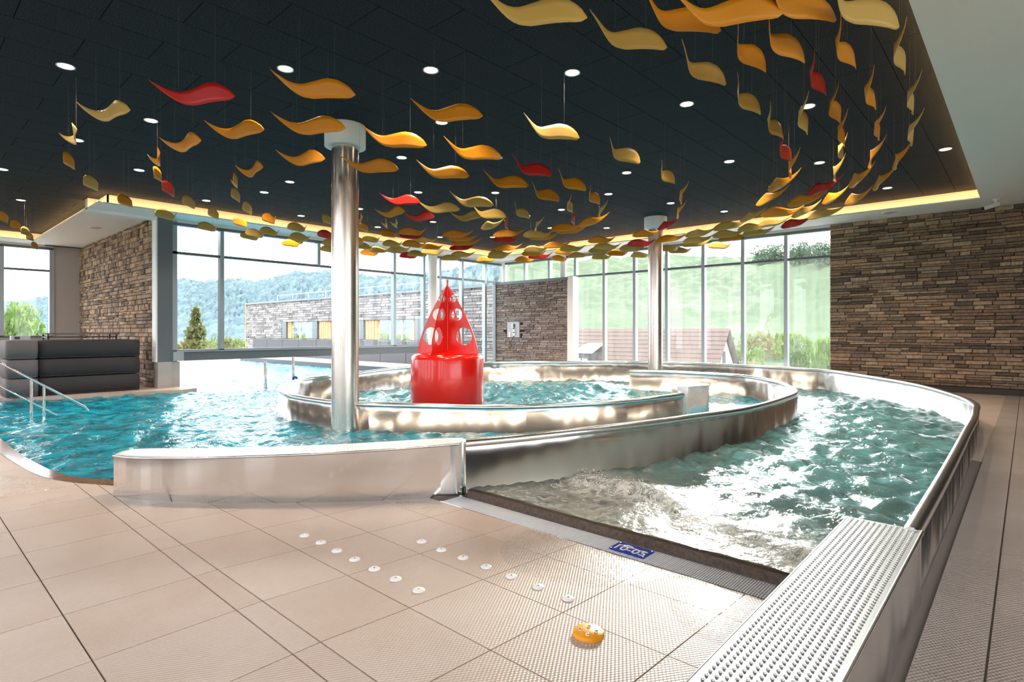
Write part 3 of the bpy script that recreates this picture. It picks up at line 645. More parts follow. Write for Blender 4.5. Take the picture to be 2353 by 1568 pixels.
segs = (((XB, .85-SET), (17.6+SET, .85-SET)), ((17.6+SET, .85-SET), (17.6+SET, 16.95+SET)), ((17.6+SET, 16.95+SET), (3.58+SET, 16.95+SET)), ((3.58+SET, 16.95+SET), (3.58+SET, 25.7+SET)), ((3.58+SET, 25.7+SET), (XB, 25.7+SET)))
for (a, b) in segs:
    x0, x1 = sorted((a[0], b[0])); y0, y1 = sorted((a[1], b[1]))
    MB().box((x0-.02, y0-.02, ZS+.03), (x1+.02, y1+.02, ZC+.02)).build('fascia_board', 'white', fa)
leds = ((((XB, .85-.11), (17.6, .85-.08))), ((17.6+.08, .85), (17.6+.11, 16.95)), ((3.58, 16.95+.08), (17.6, 16.95+.11)), ((3.58+.08, 16.95), (3.58+.11, 25.7)), ((XB, 25.7+.08), (3.58, 25.7+.11)))
for (a, b), nm in zip(leds, ('right', 'far', 'left', 'mat bay side', 'mat bay end')):
    tag(MB().box((a[0], a[1], ZS+.032), (b[0], b[1], ZS+.042)).build('light_strip', 'led'), f'warm light strip hidden in the {nm} ceiling cove', 'light strip', 'cove light strips')
# downlights
DL = [(151, 152), (656, 158), (990, 161), (1315, 167), (347, 277), (177, 322), (5, 389), (320, 391), (48, 460), (666, 418), (607, 442), (474, 461), (692, 496), (1015, 281), (1578, 239), (923, 362), (1143, 362), (1440, 397), (961, 442), (1138, 443), (1398, 446), (1541, 467), (1290, 482), (1211, 496), (826, 480), (995, 510), (868, 522), (1265, 524), (1394, 524), (1857, 244), (1676, 371), (1883, 374), (2172, 343), (1777, 428), (2039, 432), (1664, 486), (1252, 545), (1132, 545), (1011, 545)]
ring = MB().lathe([(.088, .0), (.105, -.006), (.105, .01)], n=28, cap=False).mesh('trim_ring', 'white_gloss'); disc = MB().lathe([(.086, 0), (.086, .004)], n=24).mesh('lens', 'lamp')
DL.sort(key=lambda p: p[1]); bands = [(0, 200, 'in the topmost row'), (200, 300, 'level with the near column cap'), (300, 380, 'just below the near column cap'), (380, 425, 'in the middle of the ceiling'), (425, 455, 'behind the middle of the ceiling'), (455, 492, 'above the far column cap'), (492, 535, 'level with the far column cap'), (535, 600, 'next to the far cove')]
for lo, hi, nm in bands:
    for i, (x, y) in enumerate(sorted(p for p in DL if lo <= p[1] < hi)):
        p = at(x, y, ZC); t = thing('downlight', f'round recessed downlight {nm}, {ORD[i]} from the left', 'downlight', (p[0], p[1], ZC-.004), 'recessed ceiling downlights')
        link('trim_ring', ring, t); link('lens', disc, t)
        la = bpy.data.lights.new('downlight_beam', 'SPOT'); la.energy = 90; la.color = (1, .82, .62); la.spot_size = math.radians(110); la.spot_blend = .6; la.shadow_soft_size = .08
        lo_ = bpy.data.objects.new('downlight_beam', la); COL.objects.link(lo_); lo_.parent = t; lo_.location = (0, 0, -.03)
# soffit fittings
for (x, y, nm) in ((218, 523, 'flat round vent in the soffit above the mats'), (2043, 488, 'flat round vent in the soffit above the right stone wall')):
    p = at(x, y, ZS); v = thing('ceiling_vent', nm, 'vent', (p[0], p[1], ZS)); MB().lathe([(.17, -.001), (.17, -.012), (.13, -.02)], n=28).build('flange', 'white_gloss', v); MB().lathe([(.12, -.021), (.1, -.026)], n=24).build('core', 'plaster', v)
p = at(148, 567, ZS); v = thing('slot_vent', 'black slot grille at the end of the bay soffit', 'vent', (p[0], p[1], ZS)); MB().box((-.55, -.1, -.02), (.55, .1, -.001)).build('grille', 'black', v); MB().box((-.57, -.12, -.012), (.57, .12, -.0005)).build('frame', 'grey_frame', v)
p = at(2288, 458, ZS); sc = thing('security_camera', 'white security camera under the soffit by the right stone wall', 'security camera', (p[0], p[1], ZS))
MB().lathe([(.07, 0), (.07, -.02), (.03, -.04), (.03, -.10)], n=16).build('mount', 'white_gloss', sc)
o = MB().box((-.06, -.05, -.05), (.30, .05, .04)).build('housing', 'white_gloss', sc); o.location = (0, 0, -.13); o.rotation_euler = (0, .3, 2.2)
o2 = MB().box((.301, -.045, -.045), (.36, .045, .035)).build('lens_hood', 'black', o)
# ================================================================ stone walls
def stone_variants(n, mat):
    out = []
    for k in range(n):
        r = random.Random(k+50); j = lambda a: r.uniform(-a, a)
        b = [(-.5+j(.015), -.5+j(.05)), (.5+j(.015), -.5+j(.05)), (.5+j(.015), .5+j(.05)), (-.5+j(.015), .5+j(.05))]
        f = [(x*.93+j(.02), y*.8+j(.04)) for x, y in b]
        vs = [(x, 0, z) for x, z in b]+[(x, 1-.35+j(.05), z) for x, z in b]+[(x, 1+j(.12), z) for x, z in f]
        out.append(MB().add(vs, [(0, 1, 5, 4), (1, 2, 6, 5), (2, 3, 7, 6), (3, 0, 4, 7), (4, 5, 9, 8), (5, 6, 10, 9), (6, 7, 11, 10), (7, 4, 8, 11), (8, 9, 10, 11)]).mesh('stone', mat))
    return out
def stone_wall(parent, org, u, nrm, length, height, hr, wrg, mat, seed, z0=0, holes=()):
    r = random.Random(seed); var = stone_variants(10, mat); u = Vector(u); nrm = Vector(nrm); org = Vector(org); L = []; z = z0
    while z < height-.02:
        h = min(r.uniform(*hr), height-z); x = 0
        if height-z-h < .03: h = height-z
        while x < length:
            wv = r.uniform(*wrg)*(1.3 if h < sum(hr)/2 else .9)
            if length-x-wv < wrg[0]*.6: wv = length-x
            if r.random() < .12 and h > .09: L.append((x, z, wv, h*.48)); L.append((x, z+h*.5, wv, h*.48))
            else: L.append((x, z, wv, h))
            x += wv
        z += h
    L = [s for s in L if not any(a < s[0]+s[2]/2 < b and c < s[1]+s[3]/2 < d for a, b, c, d in holes)]
    def size(s):
        p = org+u*(s[0]+s[2]/2); d = max(dist(p.x, p.y), 1); vx = abs(u.x*SA-u.y*CA)
        px = CX+F*(p.x*SA-p.y*CA)/d; py = Y0-F*(s[1]-EYE)/d
        return s[2]*s[3]/d**2*(1 if -20 < px < 2373 and 300 < py < 930 else .01)
    L.sort(key=size, reverse=True); rest = MB(); g = .008
    B = Matrix((u, nrm, Vector((0, 0, 1)))).transposed()
    for i, (x, z, wv, h) in enumerate(L):
        c = org+u*(x+wv/2)+Vector((0, 0, z+h/2)); dep = r.uniform(.035, .075); ang = r.uniform(-.01, .01)
        Mx = Matrix.Translation(c) @ B.to_4x4() @ Matrix.Rotation(ang, 4, 'Y') @ Matrix.Diagonal((wv-g, dep, h-g, 1)); me = r.choice(var)
        if i < 300: o = link('stone', me, parent); o.matrix_world = Mx
        else: rest.add([Mx @ v.co for v in me.vertices], [tuple(p.vertices) for p in me.polygons])
    if rest.v: o = rest.build('stone_field', mat, parent); o['kind'] = 'stuff'
wr_ = MB().box((XW-.0, -6, -.1), (XW+.35, onX(1908, XW), ZS+.3)).build('wall_right', 'mortar'); tag(wr_, 'dark brown stacked ledge stone wall on the right', 'wall', kind='structure')
YR = onX(1908, XW)
stone_wall(wr_, (XW, YR, 0), (0, -1, 0), (-1, 0, 0), YR+.6, ZS, (.055, .125), (.22, .62), 'stone', 3, .16)
tag(MB().box((XW-.06, -6, -.02), (XW, YR, .15)).build('base_strip_right', pmat('dark_base_strip', (.05, .035, .028), .6)), 'dark strip added under the right stone wall in place of dark floor', 'base_strip', kind='structure')  # added strip at the wall foot, standing in for the dark floor there
wl = MB().box((XP, YW+.25, -.1), (XP+.3, YBAY, ZS+.3)).build('wall_left', 'mortar'); tag(wl, 'rough stone wall behind the stacked mats', 'wall', kind='structure')
stone_wall(wl, (XP, YW+.25, 0), (0, 1, 0), (-1, 0, 0), YBAY-YW-.25, ZS, (.09, .19), (.16, .42), 'stone', 5, .03)
# short free wall with the service panel
XF = 18.55; ya, yb = onX(1305, XF), min(onX(1142, XF), YW-.05); df_ = dist(XF, ya); zf = EYE+(Y0-637)*df_/F
wf = MB().box((XF, ya, -.1), (XF+.3, yb, zf)).build('wall_back', 'mortar'); tag(wf, 'short stone wall with a service panel in the far corner', 'wall', kind='structure')
ph = (yb-onX(1196, XF), yb-onX(1168, XF)); ph = (min(ph), max(ph)); pz0, pz1 = EYE+(Y0-776)*df_*1.07/F, EYE+(Y0-740)*df_*1.07/F
stone_wall(wf, (XF, yb, 0), (0, -1, 0), (-1, 0, 0), yb-ya, zf-.12, (.06, .13), (.2, .5), 'stone_grey', 9, .02, [(ph[0], ph[1], pz0, pz1)])
MB().box((XF-.08, ya-.02, zf-.12), (XF+.32, yb+.05, zf)).build('coping', 'grey_frame', wf)
MB().box((XF-.05, ya-.28, 0), (XF+.32, ya-.0, zf+.02)).build('end_post', 'white', wf)
MB().box((XF-.1, yb, 0), (XF+.3, yb+.17, zf)).build('corner_frame', 'grey_light', wf)
pn = thing('service_panel', 'grey panel with switches set into the short stone wall', 'panel', (XF-.05, yb-(ph[0]+ph[1])/2, (pz0+pz1)/2)); hw, hh = (ph[1]-ph[0])/2, (pz1-pz0)/2
MB().box((-.03, -hw, -hh), (.05, hw, hh)).build('plate', 'panel_grey', pn)
MB().box((-.05, -.0, hh*.25), (-.03, .07, hh*.8)).build('switch', 'white_plastic', pn); MB().box((-.05, -.11, hh*.3), (-.03, -.05, hh*.75)).build('key_slot', 'black', pn)
MB().box((-.06, -.12, -hh*.75), (-.03, -.01, hh*.15)).build('valve_block', 'white_plastic', pn); MB().box((-.05, .14, -hh*.95), (-.03, .24, -hh*.35)).build('socket', 'white_plastic', pn)
for q in (.05, -.12, -.3): MB().lathe([(.03, 0), (.02, .03)], n=10).build('knob', 'black', pn).matrix_local = Matrix.Translation((-.06, -.065, q)) @ Matrix.Rotation(-math.pi/2, 4, 'Y')
# bay wall and outside walls not seen
wb = MB().box((onY(123, YBAY), YBAY, -.1), (XP+.3, YBAY+.3, ZS+.3)).box((-6, YBAY, -.1), (onY(123, YBAY), YBAY+.3, 1.42)).build('wall_bay', 'plaster'); tag(wb, 'plain beige wall at the end of the mat bay', 'wall', kind='structure')
m = MB().box((8.6, -6.3, -.1), (XW+.3, -6, ZC+.3)).box((XB, -6.3, -.1), (8.6, -6, .3))
for k in range(5): m.box((XB+k*2.3, -6.3, -.1), (XB+k*2.3+.45, -6, ZC))
tag(m.build('wall_front', 'plaster'), 'unseen pier wall right of the walkway, openings shaped for light', 'wall', kind='structure')  # unseen; openings placed to light the soffit and steel, solid toward the stone
m = MB().box((XB-.3, -6.3, -.1), (XB, YBAY, .25))
for k in range(15): m.box((XB-.3, -6+k*2.2, -.1), (XB, -6+k*2.2+1.2, ZC))
tag(m.build('wall_rear', 'plaster'), 'unseen pier wall behind the viewer, gaps shaped for light and reflections', 'wall', kind='structure')  # unseen; pier widths set for incoming light and bands reflected in the bench
# pilaster between bay and pool opening
pi = thing('pilaster', 'blue grey clad pilaster on a pale stone base', 'pilaster', (5.35, YW, 0), kind='structure')
MB().box((-.2, -.08, .75), (.18, .25, ZS)).build('cladding', 'grey_frame', pi); MB().box((-.24, -.085, .75), (-.2, .25, ZS)).build('corner_strip', 'white', pi)
MB().box((.18, -.02, .75), (.32, .2, ZTOP+.1)).build('jamb', 'grey_light', pi)
MB().box((-.2, -.12, -.3), (.16, .3, .75)).build('base_block', 'concrete', pi); MB().box((.165, -.1, -.3), (.36, .3, .745)).build('base_block', 'concrete', pi)
# ================================================================ windows
def pane(a, b, mat, parent): MB().box(a, b).build('pane', mat, parent)
def win_y(name, label, Yw, pxs, ptop, zlo, zhi, zt, mat_lo, mat_hi, up=(), x_start=None, x_end=None, wdt=.055, dep=.16):
    """glazing in a plane of constant Y; pxs: full mullions, up: mullions above the transom only"""
    W = thing(name, label, 'window', (0, Yw, 0), kind='structure')
    X0 = onY(x_start, Yw); X1 = onY(x_end, Yw); mx = [onY(p, Yw) for p in pxs]; ux = sorted(mx+[onY(p, Yw) for p in up])
    for x in mx: MB().box((x-wdt, -.03, zlo), (x+wdt, dep, zhi)).build('mullion', 'grey_light', W)
    for p in up: x = onY(p, Yw); MB().box((x-wdt, -.03, zt), (x+wdt, dep, zhi)).build('mullion', 'grey_light', W)
    MB().box((X0, -.02, zt-.035), (X1, dep, zt+.035)).build('transom', 'grey_frame', W); MB().box((X0, -.03, zhi-.03), (X1, dep, zhi+.05)).build('head_rail', 'grey_frame', W); MB().box((X0, -.03, zlo-.04), (X1, dep, zlo+.03)).build('sill_rail', 'grey_frame', W)
    for seq, za, zb, mt in ((mx, zlo, zt, mat_lo), (ux, zt, zhi, mat_hi)):
        e = [X0]+[x for x in seq if X0+.1 < x < X1-.1]+[X1]
        for a, b in zip(e[:-1], e[1:]): pane((a+.02, .06, za+.02), (b-.02, .075, zb-.02), mt, W)
    return W
def win_x(name, label, Xw, pxs, zlo, zhi, zt, mat_lo, mat_hi, y_start, y_end, wdt=.055, dep=.16, head=True):
    W = thing(name, label, 'window', (Xw, 0, 0), kind='structure'); Y0_, Y1_ = sorted((onX(y_start, Xw), onX(y_end, Xw))); my = sorted(onX(p, Xw) for p in pxs)
    for y in my: MB().box((-.03, y-wdt, zlo), (dep, y+wdt, zhi)).build('mullion', 'grey_light', W)
    if zt: MB().box((-.02, Y0_, zt-.035), (dep, Y1_, zt+.035)).build('transom', 'grey_frame', W)
    MB().box((-.03, Y0_, zhi-.03), (dep, Y1_, zhi+.05)).build('head_rail', 'grey_frame', W); MB().box((-.03, Y0_, zlo-.05), (dep, Y1_, zlo+.03)).build('sill_rail', 'grey_frame', W)
    e = [Y0_]+[y for y in my if Y0_+.1 < y < Y1_-.1]+[Y1_]
    for a, b in zip(e[:-1], e[1:]):
        if zt: pane((.06, a+.02, zlo+.02), (.075, b-.02, zt-.02), mat_lo, W); pane((.06, a+.02, zt+.02), (.075, b-.02, zhi-.02), mat_hi, W)
        else: pane((.06, a+.02, zlo+.02), (.075, b-.02, zhi-.02), mat_hi, W)
    return W
win_y('window_1', 'broad left glazing above the grey beam over the pool passage', YW, (510, 906.5, 974.5), 0, ZB1, ZTOP, ZT, 'glass', 'glass', (732.5,), 394, 979)
win_y('window_2', 'tall narrow glazing beside the far left corner', YW, (1011, 1062.5, 1115.5), 0, .05, ZTOP, ZT, 'glass', 'glass', (), 1004, 1157)
win_x('window_3', 'tall streaky glazing on the far right side', XW, (1322, 1388, 1458, 1532, 1616, 1707, 1806), .02, ZTOP, ZT, 'glass_hazy', 'glass_top', 1308, 1908)
win_x('window_4', 'band of glazing above the short stone wall', XW, (1206, 1262), 3.0, ZTOP, None, None, 'glass_top', 1161, 1308)
win_y('window_5', 'glazing at the end of the mat bay with trees behind', YBAY, (3, 119), 0, 1.42, ZTOP, ZT, 'glass', 'glass', (), -160, 122, .07)
bm_ = thing('trim_2', 'long dark grey beam spanning the passage to the outdoor pool', 'beam', (0, YW, 0), kind='structure')
MB().box((5.72, -.1, ZB0), (14.9, .3, ZB1-.03)).build('beam_face', 'grey_frame', bm_); MB().box((5.62, -.13, ZB1-.03), (14.9, .3, ZB1)).build('beam_cap', 'grey_light', bm_); MB().box((5.53, -.14, ZB0), (5.80, .0, ZB1-.031)).build('bracket_plate', 'grey_light', bm_)
tag(MB().box((3.58, YW-.0, ZTOP+.05), (XW, YW+.25, ZS+.3)).box((XW, YR, ZTOP+.05), (XW+.25, YW, ZS+.3)).box((-6, YBAY, ZTOP+.05), (onY(123, YBAY), YBAY+.2, ZS+.3)).build('trim_3', 'white'), 'white bulkhead above the window heads', 'bulkhead', kind='structure')
for px, Yc, r, nm in ((994, YW-.25, .18, 'white round column at the end of the left glazing'), (1159.5, YW-.2, .12, 'slim white column in the far glass corner'), (1294, 16, .12, 'slim white column rising behind the short stone wall')):
    x = onY(px, Yc)
    if px == 1294: x = 18.86; Yc = onX(1294, 18.86)
    c = thing('round_column', nm, 'column', (x, Yc, 0)); MB().lathe([(r, -.1), (r, ZS)], n=24).build('shaft', 'white', c); MB().lathe([(r+.02, -.1), (r+.02, .12)], n=24).build('foot_ring', 'grey_light', c)
# ================================================================ mats, rails, gates
def cushion(name, label, a, b, mat, seed):
    r = random.Random(seed); m = MB(); nx, ny = 9, 4; (x0, y0, z0), (x1, y1, z1) = a, b; bv = .05
    o = thing(name, label, 'foam mat', ((x0+x1)/2, (y0+y1)/2, z0), 'charcoal mats stacked in the bay'); hx, hy, h = (x1-x0)/2, (y1-y0)/2, z1-z0
    prof = [(0, bv), (.03, 0), (.5, -.01), (.97, 0), (1, bv)]; rings = []
    for t, ins_ in prof:
        ring_ = []
        for sx, sy in ((-1, -1), (1, -1), (1, 1), (-1, 1)):
            n = nx if sx*sy > 0 else ny
            for k in range(n):
                f = k/n; nxt = {(-1, -1): (1, -1), (1, -1): (1, 1), (1, 1): (-1, 1), (-1, 1): (-1, -1)}[(sx, sy)]
                px, py = sx+(nxt[0]-sx)*f, sy+(nxt[1]-sy)*f
                ring_.append((px*(hx-ins_)+r.uniform(-.006, .006), py*(hy-ins_)+r.uniform(-.006, .006), t*h))
        rings.append(ring_)
    n = len(rings[0]); vs = [v for q in rings for v in q]
    m.add(vs, [(j*n+i, j*n+(i+1) % n, (j+1)*n+(i+1) % n, (j+1)*n+i) for j in range(len(rings)-1) for i in range(n)], True); m.add(rings[-1], [tuple(range(n))]); m.add(rings[0], [tuple(range(n))[::-1]])
    m.build('cover', mat, o)
    MB().tube([(-hx+.03, -hy-.004, h*.06), (hx-.03, -hy-.004, h*.06)], .010, 5).build('piping', mat, o)
for k, nm in enumerate(('bottom', 'middle', 'top')):
    cushion('foam_mat', f'long charcoal foam mat, {nm} of the wide stack', (2.57, 17.78, .03+k*.455), (4.68, 18.95, .03+(k+1)*.455-.008), 'foam', k)
    cushion('foam_mat', f'short foam mat coloured lighter for light, {nm} of the narrow stack', (1.98, 17.72, .03+k*.455), (2.54, 18.9, .03+(k+1)*.455-.008), 'foam_light', 10+k)
fc = thing('folded_cover', 'black folded frame with a dark cover on the wide mat stack', 'cover', (3.4, 18.4, 1.395)); MB().box((-.62, -.3, .05), (.85, .4, .075)).build('frame_bar', 'black', fc); MB().box((-.66, -.34, .13), (.9, .44, .165)).build('lid', 'foam_light', fc)
for x in (-.6, .83):
    for y in (-.28, .38): MB().box((x-.02, y-.02, 0), (x+.02, y+.02, .135)).build('leg', 'black', fc)
bxo = thing('pump_box', 'small grey box lying on the short mat stack', 'box', (2.27, 18.3, 1.395)); MB().box((-.16, -.12, .0), (.2, .12, .1)).build('case', 'panel_grey', bxo); MB().box((-.1, -.125, .02), (.0, -.119, .08)).build('front_plate', 'black', bxo)
hr_ = thing('handrail', 'double tube steel handrail descending into the left pool', 'handrail', (2.08, 13.9, 0)); R_ = .022
o0 = Vector((2.08, 13.9, 0))
MB().tube([Vector((1.0, 13.9, 1.36))-o0, Vector((2.72, 13.9, .10))-o0, Vector((2.77, 13.9, .02))-o0], R_, 10).build('upper_rail', 'chrome', hr_)
MB().tube([Vector((1.0, 13.9, .95))-o0, Vector((2.28, 13.9, -.02))-o0], R_*.8, 10).build('lower_rail', 'chrome', hr_)
for x, z in ((1.90, .70), (2.085, .565)): MB().tube([Vector((x, 13.9, -.3))-o0, Vector((x, 13.9, z))-o0], R_, 10).build('post', 'chrome', hr_)
gt = thing('glass_gate', 'frameless glass panel between two steel posts in the passage', 'glass panel', (7.55, 16.55, 0))
for (x, y) in ((0, 0), (1.71, 1.69)): MB().tube([(x, y, -.4), (x, y, .74)], .045, 12).build('post', 'chrome', gt)
o = MB().box((.1, -.006, -.1), (2.3, .006, .70)).build('pane', 'glass', gt); o.rotation_euler = (0, 0, math.atan2(1.69, 1.71))
p = at(678, 871, .12); fb = thing('float_ring', 'small blue round float by the glass panel post', 'float', p); fbo = MB().lathe([(.03, -.03), (.075, -.03), (.09, 0), (.075, .03), (.03, .03), (.03, -.03)], n=20, cap=False).build('ring', 'blue', fb); fbo.rotation_euler = (math.pi/2, 0, ANG-math.pi/2); MB().lathe([(.012, -.2), (.012, .02)], n=8).build('stem', 'white_plastic', fb)
# ================================================================ hanging fish plates
FL = .88
US = np.linspace(0, 1, 19); ZK = np.interp(US, [0, .06, .15, .25, .36, .5, .65, .8, .92, 1], [.145, .10, .045, .0, -.022, -.008, .014, .004, -.022, -.036])
WK = np.interp(US, [0, .06, .15, .25, .36, .50, .65, .78, .88, .95, .985, 1], [.002, .012, .027, .045, .068, .094, .108, .099, .078, .050, .026, .006])
CK = .062*np.sin((US-.12)*2*math.pi*.95)*np.interp(US, [0, .3, 1], [.5, 1, .9])
def fish_mesh(mat):
    m = MB(); nv = 5; vs = []
    for t in (-.002, .002):
        for u, z, wv, c in zip(US, ZK, WK, CK):
            for j in range(nv): vs.append(((u-.55)*FL, c+t, z+wv*(j/(nv-1)*2-1)))
    nu = len(US); o = nu*nv; fs = []
    for i in range(nu-1):
        for j in range(nv-1):
            a = i*nv+j; fs += [(a, a+nv, a+nv+1, a+1), (o+a, o+a+1, o+a+nv+1, o+a+nv)]
        a, b = i*nv, i*nv+nv-1; fs += [(a, o+a, o+a+nv, a+nv), (b, b+nv, o+b+nv, o+b)]
    fs += [(0, nv-1, o+nv-1, o), ((nu-1)*nv, o+(nu-1)*nv, o+(nu-1)*nv+nv-1, (nu-1)*nv+nv-1)]
    return m.add(vs, fs, True).mesh('plate', mat)
FM = {'A': fish_mesh('amber'), 'G': fish_mesh('gold'), 'R': fish_mesh('fish_red')}
wire_me = MB().lathe([(.0011, 0), (.0011, 1)], n=4).mesh('wire', 'wire')
FISH = '''182 252 303 246 G;360 201 529 214 R;626 175 816 213 A;143 322 185 288 G;163 385 155 350 A;224 435 200 402 G;305 473 277 446 A;370 327 467 318 A;473 290 608 293 A;632 270 789 291 A;636 358 749 358 A;343 368 376 345 A;361 415 362 382 A;541 395 610 375 A;532 427 545 398 A;547 462 538 432 G;398 446 380 418 R;449 476 425 450 G;408 500 362 483 G;502 500 484 478 G;576 488 564 466 G;503 527 459 512 G;571 517 540 502 A;634 511 608 490 A;707 528 665 513 G;643 535 602 525 G;612 539 569 530 G;600 545 556 537 G;716 545 670 540 G;704 554 661 549 G;694 559 651 556 A;17 506 0 488 A;45 522 30 507 A;64 538 54 521 G;73 549 65 535 G;84 570 77 556 G;757 513 746 490 G;775 543 734 532 R;785 562 744 551 G;782 575 739 567 G;812 505 838 495 A;846 530 828 510 A;838 556 812 545 A;876 551 835 543 G;861 568 818 559 G;897 574 849 571 G;875 581 830 577 A;927 560 882 556 G;946 572 895 569 G;982 562 927 556 A;966 586 920 585 R;987 583 938 579 G;1021 566 970 563 A;1022 576 970 577 G;980 533 920 527 A;978 541 922 537 R;915 542 878 529 A;1006 553 950 547 G;877 518 893 505 G;899 518 917 505 G;873 455 966 457 R;863 488 932 481 A;926 494 1000 494 R;942 231 1111 272 A;832 296 978 331 A;783 365 916 386 A;960 374 1074 405 A;1032 320 1140 364 A;1214 265 1318 321 G;1120 394 1205 430 A;1191 360 1252 403 R;1406 321 1458 374 G;1291 394 1334 435 A;1229 423 1274 459 A;1358 430 1370 465 A;1310 452 1310 486 G;1523 374 1541 420 G;1575 425 1561 462 A;1570 466 1553 498 A;1038 445 1128 472 G;961 464 1055 483 G;1035 489 1108 498 G;1095 473 1151 500 G;1187 469 1208 498 G;1143 504 1117 524 G;1244 500 1227 527 G;1167 497 1162 523 R;1390 465 1374 494 G;1321 486 1316 512 R;1325 513 1280 527 A;1339 518 1292 533 A;1378 494 1346 515 A;1201 527 1140 540 A;1198 543 1134 551 R;1091 532 1014 538 A;1099 540 1030 549 A;1108 550 1040 558 A;1093 566 1034 566 R;1262 530 1216 541 G;1276 534 1227 547 A;1208 562 1128 571 A;1179 579 1124 583 G;1173 584 1122 588 G;1144 594 1096 594 A;1263 569 1206 572 G;1315 556 1248 565 A;1347 566 1287 571 G;1256 579 1201 581 A;1270 584 1215 589 R;1235 594 1184 594 A;1319 576 1278 578 A;1360 582 1306 586 G;1310 591 1269 593 A;1416 545 1353 553 A;1428 561 1366 567 G;1412 570 1354 577 G;1411 586 1361 590 G;1448 576 1397 583 A;1072 590 1008 591 G;1099 578 1031 586 G;1519 525 1456 542 A;1507 551 1444 561 R;1487 564 1425 570 G;1500 581 1451 586 G;1542 504 1525 523 R;1570 538 1516 552 A;1635 522 1582 541 G;1633 540 1576 555 G;1627 550 1576 563 G;1591 569 1542 577 G;1560 565 1523 572 G;1703 506 1655 523 G;1707 526 1645 542 G;1714 535 1665 548 A;1680 558 1633 566 G;1754 510 1713 527 G;1807 496 1754 516 G;1771 522 1716 538 G;1860 498 1799 519 R;1819 474 1778 492 A;1746 480 1710 504 G;1790 435 1752 463 A;1820 397 1775 432 A;1873 467 1825 493 G;1873 443 1832 467 A;1912 412 1871 441 R;1939 433 1893 463 A;1918 476 1877 496 G;1829 355 1811 400 A;1939 318 1930 362 G;1934 365 1912 411 G;2000 382 1949 425 A;2052 388 2002 430 A;1995 433 1942 467 A;2024 326 1992 377 A;2087 333 2046 384 A;2111 262 2085 328 G;2029 253 2009 320 A;1942 265 1930 330 A;1850 228 1845 299 G;1920 202 1920 277 A;2005 163 1998 250 A;2109 175 2085 258 G;2075 58 2065 167 G;1934 48 1949 156 A;1873 129 1883 214 R;1773 248 1786 313 G;1803 319 1806 359 R;1701 182 1731 258 G;1579 105 1648 194 G;1699 56 1742 162 A;1777 29 1822 138 A;1961 -30 1998 46 G;1818 -41 1850 32 A;1621 -24 1716 48 A;1510 -25 1614 78 A;1378 27 1507 121 G;1140 -20 1307 46 G'''
FZ = 4.2
fish = []
for s in FISH.split(';'):
    tx, ty, hx, hy, c = s.split(); fish.append((float(tx), float(ty), float(hx), float(hy), c))
FB = [(-99, 120, 'at the very top'), (120, 240, 'level with the topmost downlights'), (240, 330, 'level with the near column cap'), (330, 420, 'just under the near column cap'), (420, 480, 'halfway down the swarm'), (480, 520, 'level with the far column cap'), (520, 548, 'just under the far column cap'), (548, 570, 'beside the far cove light'), (570, 700, 'lowest, against the far windows')]
placed = []
CW = {'A': 'amber', 'G': 'pale gold', 'R': 'red'}
for lo, hi, bn in FB:
    for c in 'AGR':
        sel = sorted((f for f in fish if f[4] == c and lo <= (f[1]+f[3])/2 < hi), key=lambda f: f[0]+f[2])
        for i, (tx, ty, hx, hy, _) in enumerate(sel):
            for FZ in [4.2+(.09, -.07, .02, -.02, .06, -.09, 0)[int(tx*7+ty*3) % 7]+e_ for e_ in (0, .12, -.12, .2, .28, 0)]:
              dm = F*(EYE-FZ-.04)/((ty+hy)/2-Y0); p_ = wd((tx+hx)/2, dm)
              if not any(abs(FZ-b[2]) < .34 and math.hypot(p_[0]-b[0], p_[1]-b[1]) < .62 for b in placed): break
            placed.append((p_[0], p_[1], FZ))
            dt, dh = F*(EYE-FZ-.14)/(ty-Y0), F*(EYE-FZ+.03)/(hy-Y0); dm = F*(EYE-FZ-.04)/((ty+hy)/2-Y0); kk = ((tx+hx)/2-CX)/F; q_ = math.sqrt(1+kk*kk); lat = (hx-tx)*dm/F/q_
            lim = math.sqrt(max(.0004, (.97*FL)**2-lat*lat)); rad = max(-lim, min(lim, (dh-dt)*q_)); vx, vd = (lat+rad*kk)/q_, (rad-lat*kk)/q_; dv = np.array((vd*CA+vx*SA, vd*SA-vx*CA)); ang = math.atan2(dv[1], dv[0])
            h = dv/np.hypot(*dv); pos = np.array(wd((tx+hx)/2, dm))+h*.05*FL
            where = f'{ORD[i]} from the left {bn}' if len(sel) > 1 else bn
            t = thing('hanging_fish', f'{CW[c]} hanging fish plate, {where}', 'ornament', (pos[0], pos[1], FZ), 'fish shaped plates hung below the black ceiling')
            o = link('plate', FM[c], t); o.rotation_euler = (random.uniform(-.12, .12), random.uniform(-.04, .04), ang)
            for u in (-.22, .2):
                wo = link('wire', wire_me, t, (math.cos(ang)*u*FL, math.sin(ang)*u*FL, .05)); wo.scale = (1, 1, ZC-FZ-.055)
